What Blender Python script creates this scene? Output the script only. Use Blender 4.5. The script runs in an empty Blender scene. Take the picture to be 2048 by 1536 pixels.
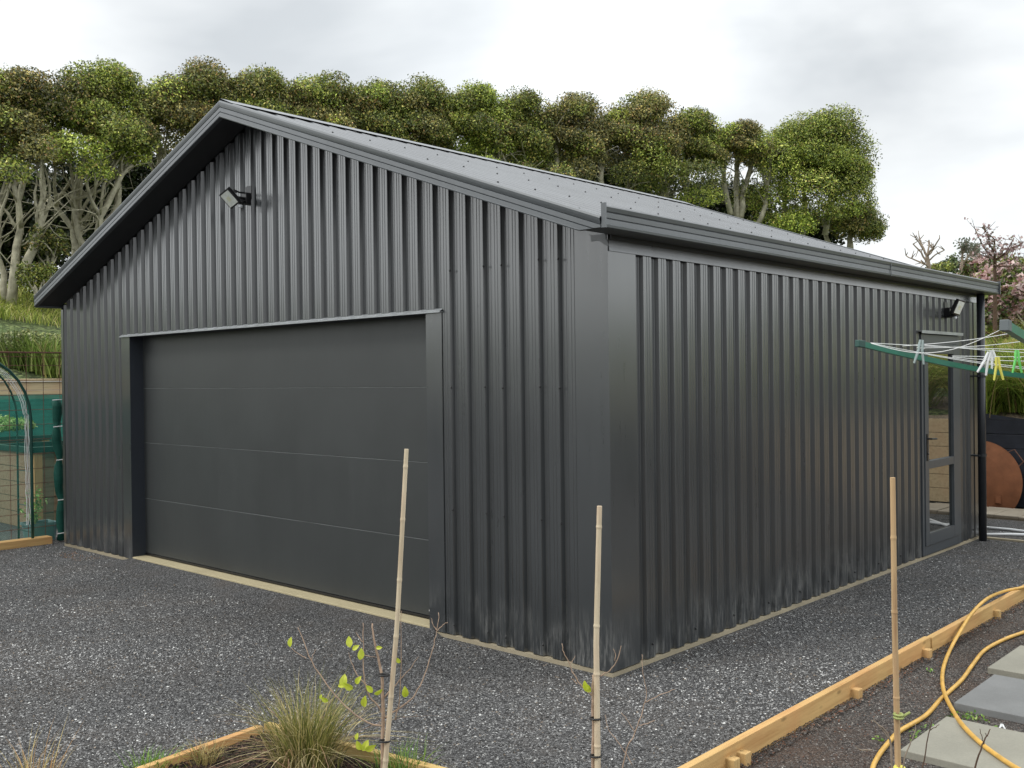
import bpy, math, random
import numpy as np
from mathutils import Vector, Matrix
random.seed(7); RNG=np.random.default_rng(7)
scn=bpy.context.scene; COL=scn.collection
R_=math.radians
# ---------------------------------------------------------------- camera (survey of the place)
F=1996.; CX,CY=1024.,768.; H=1.85
VR=np.array([2859-CX,735-CY,F]); VL=np.array([-1146-CX,784-CY,F])
ey=VR/np.linalg.norm(VR); mx=VL/np.linalg.norm(VL); mx=mx-ey*(mx@ey); mx/=np.linalg.norm(mx); ex=-mx
RW=np.array([ex,ey,np.cross(ex,ey)])
CAM=np.array([3.71934,-4.92807,H])
def ray(px,py): return RW@np.array([px-CX,py-CY,F])
def onz(px,py,z=0.): r=ray(px,py); return CAM+r*((z-CAM[2])/r[2])
def ony(px,py,y=0.): r=ray(px,py); return CAM+r*((y-CAM[1])/r[1])
def onx(px,py,x=0.): r=ray(px,py); return CAM+r*((x-CAM[0])/r[0])
def atd(px,py,d): return CAM+ray(px,py)*(d/F)
cd=bpy.data.cameras.new('camera'); cam=bpy.data.objects.new('camera',cd); COL.objects.link(cam)
M=Matrix.Identity(4)
for i in range(3):
    M[i][0]=RW[i][0]; M[i][1]=-RW[i][1]; M[i][2]=-RW[i][2]; M[i][3]=CAM[i]
cam.matrix_world=M; cd.sensor_width=36; cd.lens=F/2048*36; cd.clip_end=2000; cd.clip_start=.05
scn.camera=cam

# ---------------------------------------------------------------- materials
class NT:
    def __init__(s,name):
        m=bpy.data.materials.new(name); m.use_nodes=True; s.m=m; s.t=m.node_tree; s.n=s.t.nodes; s.l=s.t.links
        s.b=s.n['Principled BSDF']; s.out=s.n['Material Output']
    def add(s,ty,**k):
        n=s.n.new(ty)
        for a,v in k.items():
            if a.startswith('i_'): n.inputs[a[2:].replace('_',' ')].default_value=v
            else: setattr(n,a,v)
        return n
    def link(s,a,b): s.l.new(a,b)
    def coord(s,scale=(1,1,1),space='Object'):
        c=s.add('ShaderNodeTexCoord'); mp=s.add('ShaderNodeMapping'); mp.inputs['Scale'].default_value=scale
        s.link(c.outputs[space],mp.inputs['Vector']); return mp.outputs[0]
    def noise(s,v,scale,detail=4,rough=.6):
        n=s.add('ShaderNodeTexNoise'); n.inputs['Scale'].default_value=scale; n.inputs['Detail'].default_value=detail; n.inputs['Roughness'].default_value=rough
        s.link(v,n.inputs['Vector']); return n.outputs['Fac']
    def ramp(s,f,stops):
        r=s.add('ShaderNodeValToRGB'); e=r.color_ramp.elements
        while len(e)<len(stops): e.new(.5)
        for q,(p,c) in zip(e,stops): q.position=p; q.color=(*c,1) if len(c)==3 else c
        s.link(f,r.inputs['Fac']); return r.outputs['Color']
    def mix(s,f,a,b,mode='MIX'):
        n=s.add('ShaderNodeMix',data_type='RGBA',blend_type=mode)
        for sock,v in ((n.inputs[0],f),(n.inputs[6],a),(n.inputs[7],b)):
            if hasattr(v,'links'): s.link(v,sock)
            else: sock.default_value=v if not isinstance(v,tuple) else (*v,1)
        return n.outputs[2]
    def math(s,op,a,b=0.):
        n=s.add('ShaderNodeMath',operation=op)
        for sock,v in ((n.inputs[0],a),(n.inputs[1],b)):
            if hasattr(v,'links'): s.link(v,sock)
            else: sock.default_value=v
        return n.outputs[0]
    def bump(s,h,strength=.3,dist=.01):
        b=s.add('ShaderNodeBump'); b.inputs['Strength'].default_value=strength; b.inputs['Distance'].default_value=dist
        s.link(h,b.inputs['Height']); s.link(b.outputs[0],s.b.inputs['Normal'])
    def setc(s,c):
        if hasattr(c,'links'): s.link(c,s.b.inputs['Base Color'])
        else: s.b.inputs['Base Color'].default_value=(*c,1)
    def rough(s,r,spec=.5):
        if hasattr(r,'links'): s.link(r,s.b.inputs['Roughness'])
        else: s.b.inputs['Roughness'].default_value=r
        s.b.inputs['Specular IOR Level'].default_value=spec
MT={}
def simple(name,c,r=.5,var=.15,scale=8,spec=.5,bump=0,metal=0,space='Object'):
    n=NT(name); v=n.coord(space=space); f=n.noise(v,scale,5)
    a=tuple(x*(1-var) for x in c); b=tuple(min(1,x*(1+var)) for x in c)
    n.setc(n.ramp(f,[(.3,a),(.7,b)])); n.rough(r,spec); n.b.inputs['Metallic'].default_value=metal
    if bump: n.bump(n.noise(v,scale*6,3),bump,.004)
    MT[name]=n.m; return n.m

def steel(name,c,rough,dust=True,spec=.7,bump=True,coat=0):
    n=NT(name); v=n.coord()
    big=n.noise(v,1.3,4); st=n.noise(n.coord((9,9,.6)),2.2,5,.7)
    col=n.ramp(big,[(.3,tuple(x*.86 for x in c)),(.7,tuple(x*1.12 for x in c))])
    if dust:   # pale splash and scuffs with a shape of their own, low on the sheets
        sep=n.add('ShaderNodeSeparateXYZ'); tc=n.add('ShaderNodeTexCoord'); n.link(tc.outputs['Object'],sep.inputs[0])
        low=n.ramp(sep.outputs['Z'],[(0,(1,1,1)),(.42,(0,0,0))])
        sp=n.ramp(n.noise(n.coord((26,26,3.5)),1.6,6,.75),[(.44,(0,0,0)),(.66,(1,1,1))])
        patch=n.ramp(n.noise(v,2.1,3),[(.38,(0,0,0)),(.56,(1,1,1))])
        f=n.mix(1.,n.mix(1.,low,sp,'MULTIPLY'),patch,'MULTIPLY')
        bw=n.add('ShaderNodeRGBToBW'); n.link(f,bw.inputs[0])
        col=n.mix(n.math('MULTIPLY',bw.outputs[0],.8),col,(.30,.30,.285))
        sc=n.ramp(n.noise(n.coord((30,30,4)),1.9,7,.8),[(.72,(0,0,0)),(.80,(1,1,1))])
        bw2=n.add('ShaderNodeRGBToBW'); n.link(sc,bw2.inputs[0])
        col=n.mix(n.math('MULTIPLY',bw2.outputs[0],.3),col,(.22,.22,.21))
    n.setc(col)
    n.rough(n.math('ADD',n.math('MULTIPLY',st,.16),rough-.08),spec)
    if coat: n.b.inputs['Coat Weight'].default_value=coat; n.b.inputs['Coat Roughness'].default_value=.20; n.b.inputs['Coat IOR'].default_value=1.55
    if bump: n.bump(n.noise(n.coord((2.2,2.2,.45)),1.4,2,.5),.25,.02)
    MT[name]=n.m; return n.m
STEEL=(.030,.034,.037)
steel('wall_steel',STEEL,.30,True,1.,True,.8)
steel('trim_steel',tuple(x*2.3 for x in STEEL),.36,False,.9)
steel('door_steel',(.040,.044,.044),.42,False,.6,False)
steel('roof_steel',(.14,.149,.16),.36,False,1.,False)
simple('reveal_steel',(.026,.032,.042),.5,.06)
simple('soffit_board',(.022,.024,.027),.6,.1)
simple('screw_metal',(.010,.010,.011),.3,.1)
simple('black_plastic',(.012,.012,.014),.35,.1)
simple('lamp_glass',(.80,.84,.78),.12,.12,30)
simple('joint_highlight',(.19,.20,.20),.4,.3,3)  # pale colour for the painted highlight along the door joints
simple('led_plate',(.72,.74,.55),.3,.1,60)
simple('sensor_dome',(.75,.78,.8),.2,.05)
simple('silver_strip',(.34,.36,.37),.35,.15,metal=.3)
simple('upvc_grey',(.060,.068,.076),.38,.06)
simple('dark_pipe',(.022,.025,.03),.3,.08)
simple('white_mark',(.7,.7,.7),.4,.02)
simple('rust_steel',(.17,.068,.032),.75,.22,5,.2,.3)
simple('rusty_wire',(.13,.062,.04),.8,.3,30)
simple('bright_wire',(.55,.56,.53),.35,.1,20,metal=.5)
simple('white_cord',(.75,.76,.75),.5,.05)
simple('white_plastic',(.72,.73,.73),.45,.05)
simple('yellow_plastic',(.70,.66,.12),.45,.08)
simple('green_plastic',(.16,.62,.14),.45,.08)
simple('mint_plastic',(.10,.52,.33),.45,.08)
simple('hose_yellow',(.62,.37,.085),.42,.2,14)
simple('bark_pale',(.36,.34,.25),.9,.42,6,.2,.6)
simple('twig_grey',(.26,.21,.16),.85,.3,30,.2)
simple('twig_pink',(.40,.29,.21),.8,.3,30,.2)
simple('twig_brown',(.10,.065,.045),.85,.3,30,.2)
simple('dark_stain_timber',(.017,.020,.028),.6,.35,6,.3,.2)
simple('tie_green',(.30,.34,.11),.6,.2)
simple('planter_plastic',(.16,.27,.27),.5,.1)
simple('green_powdercoat',(.015,.16,.10),.32,.12,12)
simple('dark_green_paint',(.008,.06,.045),.4,.1)
simple('grey_rubber',(.12,.14,.145),.5,.1)
simple('tree_tie_black',(.008,.008,.008),.5,.1)

def wood(name,c,c2,axis,scale=1.,knots=True):
    n=NT(name); sc=[26,26,26]; sc[axis]=1.6; sc=[s*scale for s in sc]
    g=n.noise(n.coord(tuple(sc)),1.,6,.7)
    col=n.ramp(g,[(.28,c2),(.5,c),(.75,tuple(min(1,x*1.18) for x in c))])
    pink=n.ramp(n.noise(n.coord(),1.7,3),[(.45,(0,0,0)),(.7,(1,1,1))]); bw=n.add('ShaderNodeRGBToBW'); n.link(pink,bw.inputs[0])
    col=n.mix(n.math('MULTIPLY',bw.outputs[0],.5),col,(c[0]*1.0,c[1]*.72,c[2]*.72))
    if knots:
        vo=n.add('ShaderNodeTexVoronoi'); s2=[9,9,9]; s2[axis]=3.2; n.link(n.coord(tuple(s2)),vo.inputs['Vector']); vo.inputs['Scale'].default_value=1.
        k=n.ramp(vo.outputs['Distance'],[(.05,(1,1,1)),(.13,(0,0,0))]); b2=n.add('ShaderNodeRGBToBW'); n.link(k,b2.inputs[0])
        col=n.mix(n.math('MULTIPLY',b2.outputs[0],.7),col,tuple(x*.4 for x in c))
    n.setc(col); n.rough(.75,.2); n.bump(g,.35,.004); MT[name]=n.m
wood('pine_x',(.56,.41,.17),(.40,.27,.09),0)
wood('pine_y',(.58,.38,.16),(.42,.24,.09),1)
wood('pine_pale_y',(.52,.41,.25),(.36,.26,.14),1)
wood('pine_z',(.55,.38,.17),(.36,.23,.08),2)
wood('bed_timber_y',(.30,.24,.15),(.18,.14,.08),1)
wood('bamboo',(.50,.36,.20),(.33,.19,.10),2,1.,False)
wood('bamboo_pale',(.62,.53,.38),(.42,.33,.22),2,1.,False)

def concrete(name,c,v=.2,b=.3,scale=7):
    n=NT(name); co=n.coord(); f=n.noise(co,scale*.35,6,.65); g=n.noise(co,scale*14,4,.7)
    col=n.mix(.35,n.ramp(f,[(.3,tuple(x*(1-v) for x in c)),(.7,tuple(x*(1+v) for x in c))]),n.ramp(g,[(.3,tuple(x*.75 for x in c)),(.7,tuple(x*1.2 for x in c))]))
    n.setc(col); n.rough(.85,.3); n.bump(g,b,.003); MT[name]=n.m
concrete('slab_edge',(.33,.285,.20),.3)
concrete('threshold_concrete',(.44,.38,.24),.15)
concrete('paver_tan',(.27,.26,.215),.18)
concrete('paver_grey',(.19,.193,.19),.22)
concrete('ledge_stone',(.17,.14,.10),.5,.9)
concrete('ledge_top',(.38,.33,.26),.25,.5)

def gravel(name,base,light,scale,brown=None,bumpd=.012):
    n=NT(name); v=n.coord()
    vo=n.add('ShaderNodeTexVoronoi'); n.link(v,vo.inputs['Vector']); vo.inputs['Scale'].default_value=scale
    sep=n.add('ShaderNodeSeparateColor'); n.link(vo.outputs['Color'],sep.inputs[0])
    col=n.ramp(sep.outputs[0],[(0,tuple(x*.35 for x in base)),(.5,base),(.82,tuple(x*1.7 for x in base)),(.97,light)])
    if brown:
        p=n.ramp(n.noise(v,1.1,5,.65),[(.46,(0,0,0)),(.66,(1,1,1))]); bw=n.add('ShaderNodeRGBToBW'); n.link(p,bw.inputs[0])
        col=n.mix(n.math('MULTIPLY',bw.outputs[0],.65),col,brown)
    big=n.noise(v,.55,4); col=n.mix(1.,col,n.ramp(big,[(.3,(.72,.72,.72)),(.7,(1.2,1.2,1.2))]),'MULTIPLY')
    n.setc(col); n.rough(.8,.35)
    inv=n.math('SUBTRACT',1.,vo.outputs['Distance']); n.bump(n.math('ADD',inv,n.math('MULTIPLY',n.noise(v,scale*.4,4),1.2)),1.,bumpd)
    MT[name]=n.m
gravel('gravel_ground',(.088,.087,.087),(.30,.30,.30),120,(.10,.085,.072))
gravel('soil_ground',(.085,.078,.072),(.30,.28,.25),120,(.10,.058,.036))
gravel('bark_mulch',(.045,.026,.018),(.16,.10,.07),60,(.07,.035,.02),.03)
gravel('bank_soil',(.085,.11,.04),(.2,.24,.09),14,(.07,.11,.035),.05)
n=NT('mulch_pale'); n.setc(n.ramp(n.noise(n.coord(),30,4),[(.3,(.10,.075,.05)),(.7,(.42,.34,.26))])); n.rough(.9,.2); n.bump(n.noise(n.coord(),35,4),.8,.03); MT['mulch_pale']=n.m

def leafmat(name,rough=.45,trans=.25,spec=.4):
    n=NT(name); a=n.add('ShaderNodeAttribute',attribute_name='tint'); n.link(a.outputs['Color'],n.b.inputs['Base Color']); n.rough(rough,spec)
    tr=n.add('ShaderNodeBsdfTranslucent'); n.link(a.outputs['Color'],tr.inputs['Color']); mx_=n.add('ShaderNodeMixShader'); mx_.inputs[0].default_value=trans
    n.link(n.b.outputs[0],mx_.inputs[1]); n.link(tr.outputs[0],mx_.inputs[2]); n.link(mx_.outputs[0],n.out.inputs[0]); MT[name]=n.m
leafmat('foliage'); leafmat('blade',.5,.3); leafmat('petal',.6,.35,.2); leafmat('stone',.8,0.,.35)
# glass that mirrors the bank opposite
n=NT('door_glass'); n.setc((.012,.014,.014)); n.rough(.03,.5)
g=n.add('ShaderNodeBsdfGlossy'); g.inputs['Roughness'].default_value=.02; g.inputs['Color'].default_value=(.95,.95,.93,1)
fr=n.add('ShaderNodeFresnel'); fr.inputs['IOR'].default_value=2.6; mm=n.add('ShaderNodeMixShader'); n.link(fr.outputs[0],mm.inputs[0]); n.link(n.b.outputs[0],mm.inputs[1]); n.link(g.outputs[0],mm.inputs[2]); n.link(mm.outputs[0],n.out.inputs[0]); MT['door_glass']=n.m
# woven shade cloth
def cloth(name,alpha,c=(.012,.13,.095)):
    n=NT(name); n.setc(n.ramp(n.noise(n.coord((1,1,6)),3,4),[(.3,tuple(x*.8 for x in c)),(.7,tuple(x*1.25 for x in c))])); n.rough(.7,.3)
    n.b.inputs['Alpha'].default_value=alpha; MT[name]=n.m
cloth('shade_cloth',.34,(.06,.26,.21)); cloth('shade_cloth_dense',.90,(.02,.17,.125)); cloth('cloth_roll',1.,(.008,.075,.055))

# ---------------------------------------------------------------- mesh builder
class MB:
    def __init__(s): s.v=[]; s.f=[]; s.mi=[]
    def quad(s,a,b,c,d,mi=0):
        i=len(s.v); s.v+= [tuple(a),tuple(b),tuple(c),tuple(d)]; s.f.append((i,i+1,i+2,i+3)); s.mi.append(mi)
    def poly(s,pts,mi=0):
        i=len(s.v); s.v+=[tuple(p) for p in pts]; s.f.append(tuple(range(i,i+len(pts)))); s.mi.append(mi)
    def box(s,a,b,mi=0):
        x0,y0,z0=a; x1,y1,z1=b; i=len(s.v)
        s.v+=[(x0,y0,z0),(x1,y0,z0),(x1,y1,z0),(x0,y1,z0),(x0,y0,z1),(x1,y0,z1),(x1,y1,z1),(x0,y1,z1)]
        for q in ((0,3,2,1),(4,5,6,7),(0,1,5,4),(1,2,6,5),(2,3,7,6),(3,0,4,7)): s.f.append(tuple(i+k for k in q)); s.mi.append(mi)
    def obox(s,c,u,v,w,mi=0):   # centre, half-axis vectors
        c,u,v,w=[np.array(q,float) for q in (c,u,v,w)]; i=len(s.v)
        for k in ((-1,-1,-1),(1,-1,-1),(1,1,-1),(-1,1,-1),(-1,-1,1),(1,-1,1),(1,1,1),(-1,1,1)): s.v.append(tuple(c+u*k[0]+v*k[1]+w*k[2]))
        for q in ((0,3,2,1),(4,5,6,7),(0,1,5,4),(1,2,6,5),(2,3,7,6),(3,0,4,7)): s.f.append(tuple(i+k for k in q)); s.mi.append(mi)
    def tube(s,pts,rad,n=6,mi=0,caps=True):
        pts=[np.array(p,float) for p in pts]; m=len(pts)
        if not hasattr(rad,'__len__'): rad=[rad]*m
        i0=len(s.v); t0=pts[1]-pts[0]; t0/=np.linalg.norm(t0)+1e-9
        a=np.cross(t0,[0,0,1.]); 
        if np.linalg.norm(a)<.1: a=np.cross(t0,[0,1.,0])
        a/=np.linalg.norm(a)
        for k in range(m):
            t=pts[min(k+1,m-1)]-pts[max(k-1,0)]; t/=np.linalg.norm(t)+1e-9
            a=a-t*(a@t); a/=np.linalg.norm(a)+1e-9; b=np.cross(t,a)
            for j in range(n):
                w=2*math.pi*j/n; s.v.append(tuple(pts[k]+(a*math.cos(w)+b*math.sin(w))*rad[k]))
        for k in range(m-1):
            for j in range(n):
                s.f.append((i0+k*n+j,i0+k*n+(j+1)%n,i0+(k+1)*n+(j+1)%n,i0+(k+1)*n+j)); s.mi.append(mi)
        if caps:
            s.f.append(tuple(i0+j for j in range(n))[::-1]); s.mi.append(mi)
            s.f.append(tuple(i0+(m-1)*n+j for j in range(n))); s.mi.append(mi)
    def sphere(s,c,r,n=8,mi=0,sc=(1,1,1)):
        pts=[np.array(c)+np.array([0,0,r*sc[2]*math.sin(w)]) for w in np.linspace(-1.5,1.5,7)]
        s.tube(pts,[r*sc[0]*math.cos(w) for w in np.linspace(-1.5,1.5,7)],n,mi)
    def build(s,name,mats,parent=None,loc=None,smooth=False,bevel=0):
        if not isinstance(mats,(list,tuple)): mats=[mats]
        V=np.array(s.v,float)
        org=np.array(loc if loc is not None else (root_loc(parent) if parent else (0,0,0)),float)
        me=bpy.data.meshes.new(name); me.from_pydata((V-org).tolist(),[],s.f)
        for m in mats: me.materials.append(MT[m])
        me.polygons.foreach_set('material_index',s.mi)
        if smooth: me.polygons.foreach_set('use_smooth',[True]*len(s.f))
        me.update(); return link(name,me,parent,org,bevel)
def root_loc(p):
    while p.parent: p=p.parent
    return tuple(p.location)
def link(name,me,parent,org,bevel=0):
    o=bpy.data.objects.new(name,me); COL.objects.link(o)
    if parent: o.parent=parent
    else: o.location=tuple(org)
    if bevel:
        b=o.modifiers.new('bevel','BEVEL'); b.width=bevel; b.segments=2; b.limit_method='ANGLE'
    return o
def thing(name,label,cat,loc,group=None):
    o=bpy.data.objects.new(name,None); COL.objects.link(o); o.location=tuple(float(q) for q in loc); o.empty_display_size=.1
    return tag(o,label,cat,group)
def tag(o,label,cat,group=None):
    o['label']=label; o['category']=cat
    if group: o['group']=group
    return o
def struct(o,kind='structure'): o['kind']=kind; return o
def npmesh(name,V,nv,tint,mat,parent=None,loc=None):   # V:(N,nv,3) faces, tint (N,3)
    N=V.shape[0]; org=np.array(loc if loc is not None else (root_loc(parent) if parent else (0,0,0)),float)
    me=bpy.data.meshes.new(name); me.vertices.add(N*nv); me.vertices.foreach_set('co',(V.reshape(-1,3)-org).astype(np.float32).ravel())
    me.loops.add(N*nv); me.loops.foreach_set('vertex_index',np.arange(N*nv,dtype=np.int32))
    me.polygons.add(N); me.polygons.foreach_set('loop_start',np.arange(0,N*nv,nv,dtype=np.int32))
    me.update(calc_edges=True)
    at=me.color_attributes.new('tint','FLOAT_COLOR','POINT'); c=np.ones((N*nv,4),np.float32); c[:,:3]=np.repeat(tint,nv,0); at.data.foreach_set('color',c.ravel())
    me.materials.append(MT[mat]); return link(name,me,parent,org)
def unit(a): return a/(np.linalg.norm(a,axis=-1,keepdims=True)+1e-9)
def leafquads(P,out,L,W,rand=.9,up=.4):
    N=len(P); nrm=unit(out*.8+RNG.normal(size=(N,3))*rand+np.array([0,0,up]))
    t=unit(np.cross(nrm,RNG.normal(size=(N,3)))); b=np.cross(nrm,t)
    l=(L*RNG.uniform(.6,1.3,N))[:,None]; w=(W*RNG.uniform(.6,1.3,N))[:,None]
    return np.stack([P-t*l*.5,P+b*w*.5-t*l*.05,P+t*l*.5+nrm*l*.08,P-b*w*.5-t*l*.05],1)
def clump_pts(c,r,n,shell=.35,bottom=-.45):
    d=unit(RNG.normal(size=(int(n*1.6)+8,3))); d=d[d[:,2]>bottom][:n]
    k=1-shell*RNG.random(len(d))**1.4; k*=1+.16*np.sin(d[:,0]*5+c[0]*9)*np.cos(d[:,1]*5+c[1]*7+d[:,2]*4)+.10*np.sin(d[:,0]*13+c[1]*5)*np.sin(d[:,1]*12+d[:,2]*14+c[0])+.05*(RNG.random(len(d))-.3)
    return np.array(c)+d*np.array(r)*k[:,None], d
def tints(n,cols,w,var=.25):
    cols=np.array(cols,float); idx=RNG.choice(len(cols),n,p=np.array(w)/sum(w)); return np.clip(cols[idx]*(1+RNG.normal(size=(n,1))*var).clip(.35,1.9),0,1)

# ================================================================ GROUND
g=MB(); g.quad((-400,-400,-.078),(400,-400,-.078),(400,400,-.078),(-400,400,-.078)); struct(g.build('ground','soil_ground'))
g=MB(); g.box((-13.8,-30,-.065),(1.135,8.5,0)); struct(g.build('gravel_driveway','gravel_ground'))
bed_poly=[(-.80,-1.99),(1.13,-1.70),(1.13,-7),(-.42,-7)]
g=MB(); g.poly([(x,y,.015) for x,y in bed_poly]); struct(g.build('planting_bed','bark_mulch'))
def bank_h(x,y):
    d1=-13.9-x; d2=y-9.9; w=min(1,max(0,(d1-d2)/4+.5)); d=max(d1,d2)
    base=1.93*w+1.12*(1-w); cap=3.75*w+4.0*(1-w)
    return min(cap,base+max(0,d)*(.33*w+.235*(1-w)))+ (.12*math.sin(x*1.3+y*.7)*math.cos(y*1.1-x*.4) if d>.5 else 0)
xs=[-300,-150,-80,-50,-35]+[-30+i*.8 for i in range(21)]+[-13.9]+[-13+i*1. for i in range(34)]+[24,30,45,80,150,300]
ys=[-300,-100,-50,-30]+[-28+2*i for i in range(19)]+[9.9]+[10.5+.8*i for i in range(30)]+[36,45,60,90,150,300]
g=MB()
for i in range(len(xs)-1):
    for j in range(len(ys)-1):
        xm=(xs[i]+xs[i+1])/2; ym=(ys[j]+ys[j+1])/2
        if max(-13.9-xm,ym-9.9)>0: g.quad(*[(x,y,bank_h(x,y)) for x,y in ((xs[i],ys[j]),(xs[i+1],ys[j]),(xs[i+1],ys[j+1]),(xs[i],ys[j+1]))])
struct(g.build('hillside','bank_soil'))
g=MB()
for i in range(12):
    x0=-1.6+i; g.quad(*[(x,y,bank_h(x,y)+.03) for x,y in ((x0,9.92),(x0+1,9.92),(x0+1,11.6),(x0,11.6))])
struct(g.build('mulch_strip','mulch_pale'))

# loose stones on the drive (uncountable)
def stones(name,region,n,smin,smax,z,cols,w,mat='stone',avoid=None):
    P=np.empty((0,2))
    while len(P)<n:
        q=np.stack([RNG.uniform(region[0],region[1],n),RNG.uniform(region[2],region[3],n)],1)
        rel=q-CAM[:2]; fwd=RW@np.array([0,0,1.]); rt=RW@np.array([1.,0,0]); dz=rel@fwd[:2]; dx=rel@rt[:2]
        keep=(dz>3.9)&(np.abs(dx)<dz*.60)&(RNG.random(n)<np.clip((6.5/np.maximum(dz,1))**2.2,0,1))
        if avoid: keep&=~avoid(q)
        P=np.concatenate([P,q[keep]])
    P=P[:n]; s=RNG.uniform(0,1,n)**2.2*(smax-smin)+smin
    dirs=np.array([(1,0,0),(0,1,0),(-1,0,0),(0,-1,0),(0,0,1),(0,0,-1)],float)
    V=dirs[None]*(1+RNG.uniform(-.45,.45,(n,6,1)))+RNG.normal(size=(n,6,3))*.22
    V*=s[:,None,None]*np.array([1,.8,.55])*.5
    a=RNG.uniform(0,6.28,n); c,sn=np.cos(a),np.sin(a); X=V[...,0]*c[:,None]-V[...,1]*sn[:,None]; Y=V[...,0]*sn[:,None]+V[...,1]*c[:,None]
    lf=1+.22*np.sin(P[:,0]*1.1+P[:,1]*.6)*np.cos(P[:,1]*.9-P[:,0]*.5)+.15*np.sin(P[:,0]*3.1-P[:,1]*2.3)
    V=np.stack([X+P[:,0:1],Y+P[:,1:2],V[...,2]+z+s[:,None]*.12],2)
    tri=np.array([(0,1,4),(1,2,4),(2,3,4),(3,0,4),(1,0,5),(2,1,5),(3,2,5),(0,3,5)])[:4]
    T=V[:,tri].reshape(-1,3,3); col=np.repeat(tints(n,cols,w,.3)*lf[:,None],4,0)
    o=npmesh(name,T,3,col,mat); struct(o,'stuff'); return o
inbed=lambda q:(q[:,1]<-1.99+(q[:,0]+.8)*.15+.06)&(q[:,0]>-.85)
avoidg=lambda q:((q[:,1]>-.03)&(q[:,0]<.03)&(q[:,0]>-7.82))|((q[:,1]>-.05)&(q[:,0]<-8.1))|inbed(q)
gcols=[(.048,.047,.047),(.135,.134,.132),(.28,.278,.27),(.50,.50,.48),(.19,.155,.12)]
stones('gravel_stones',(-8.4,1.12,-4.2,8.5),175000,.006,.0175,0,gcols,[.30,.41,.23,.03,.03],avoid=avoidg)
stones('pebbles',(-8.0,1.12,-3.2,6),450,.014,.024,0,gcols,[.2,.35,.3,.1,.05],avoid=avoidg)
avoids=lambda q:((q[:,0]>1.69)&(q[:,0]<2.65)&(q[:,1]>.07)&(q[:,1]<.74))|((q[:,0]>1.67)&(q[:,0]<2.6)&(q[:,1]>.97)&(q[:,1]<1.71))|((q[:,0]>1.57)&(q[:,1]>1.82)&(q[:,1]<2.54))
stones('soil_crumbs',(1.2,3.2,-1.6,6),52000,.004,.013,-.078,[(.04,.036,.034),(.09,.075,.065),(.15,.14,.13),(.34,.32,.29),(.13,.06,.035)],[.36,.3,.22,.04,.08],avoid=avoids)
stones('board_foot_crumbs',(1.185,1.26,-1.5,6),7000,.006,.018,-.066,[(.04,.036,.034),(.09,.07,.055),(.15,.14,.13),(.13,.06,.035)],[.4,.3,.15,.15])
q_=onz(150,1113); stones('rusty_crumbs',(q_[0]-.35,q_[0]+.35,q_[1]-.12,q_[1]+.12),160,.006,.02,.003,[(.25,.12,.05),(.18,.09,.05),(.3,.2,.1)],[.4,.4,.2])
stones('mulch_chips',(-.78,1.12,-3.4,-1.72),9000,.008,.035,.015,[(.02,.012,.009),(.06,.03,.02),(.12,.07,.05)],[.5,.35,.15],avoid=lambda q:~((q[:,1]<-2.03+(q[:,0]+.8)*.15)&(q[:,0]>-.76)))

# ================================================================ GARAGE
W,D=7.8,6.8; XR=-3.9
zt=lambda x:4.262-.362*abs(x-XR)      # top of barge / roof
zb=lambda x:4.122-.358*abs(x-XR)      # soffit
G=thing('garage','dark grey corrugated steel garage with gable roof standing on the gravel drive','garage',(-3.9,3.4,0))
g=MB(); g.box((-W-.004,-.004,-.05),(-6.19,D+.004,.026)); g.box((-6.19,.25,-.05),(-1.62,D+.004,.026)); g.box((-1.62,-.004,-.05),(.004,D+.004,.026)); g.build('foundation_slab','slab_edge',G)
g=MB(); g.box((-6.185,-.004,-.05),(-1.625,.245,.054)); g.build('door_threshold','threshold_concrete',G,bevel=.004)
g=MB(); ws=[(-6.3,-.30,.002),(-1.5,-.30,.002),(-1.62,-.005,.040),(-6.19,-.005,.040)]; g.poly(ws); g.poly([(-6.3,-.30,.002),(-6.19,-.005,.040),(-6.3,-.014,.002)][::-1]); g.poly([(-1.5,-.30,.002),(-1.5,-.014,.002),(-1.62,-.005,.040)]); struct(g.build('gravel_ramp','gravel_ground'))
# profile: offsets (u along wall, depth), one period .1695; wide crowns with two fine swages, narrow grooves
PIT=.1693
prof=[(.002,0),(.024,0),(.027,.003),(.031,.003),(.034,0),(.050,0),(.053,.003),(.057,.003),(.060,0),(.081,0),(.085,.0018),(.0975,.0275),(.101,.030),(.123,.030),(.126,.0275),(.129,.0275),(.132,.030),(.150,.030),(.1535,.0275),(.1655,.0018)]
def wall_profile(u0,u1,phase):
    out=[]; k=math.floor((u0-phase)/PIT)-1
    while True:
        for (a,d) in prof:
            u=phase+k*PIT+a
            if u0<u<u1: out.append((u,d))
            if u>=u1: return [(u0,0.)]+out+[(u1,0.)]
        k+=1
def cladding(name,u0,u1,phase,pos,z0f,z1f,cuts=(),screws=()):
    P=wall_profile(u0,u1,phase); q=[]
    for a,b in zip(P,P[1:]):
        q.append(a)
        for c in sorted(cuts):
            if a[0]<c-1e-6<b[0]-1e-6:
                t=(c-a[0])/(b[0]-a[0]); q.append((c,a[1]+(b[1]-a[1])*t))
    q.append(P[-1]); g=MB()
    for a,b in zip(q,q[1:]):
        m=(a[0]+b[0])/2; z0=z0f(m)
        if z0 is None: continue
        g.quad(pos(a[0],a[1],z0),pos(b[0],b[1],z0),pos(b[0],b[1],z1f(b[0])),pos(a[0],a[1],z1f(a[0])))
        if z0>1 and a[1]<.01 and b[1]<.01: pass
    for (u,z) in screws:
        p=np.array(pos(u,-.005,z)); g.sphere(p,.0080,6,1)
    return g.build(name,['wall_steel','screw_metal'],G)
fx=lambda u,d,z:(u,d,z)
z0=lambda x: 2.352 if -6.35<x<-1.485 else .032
scr=[]
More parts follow.
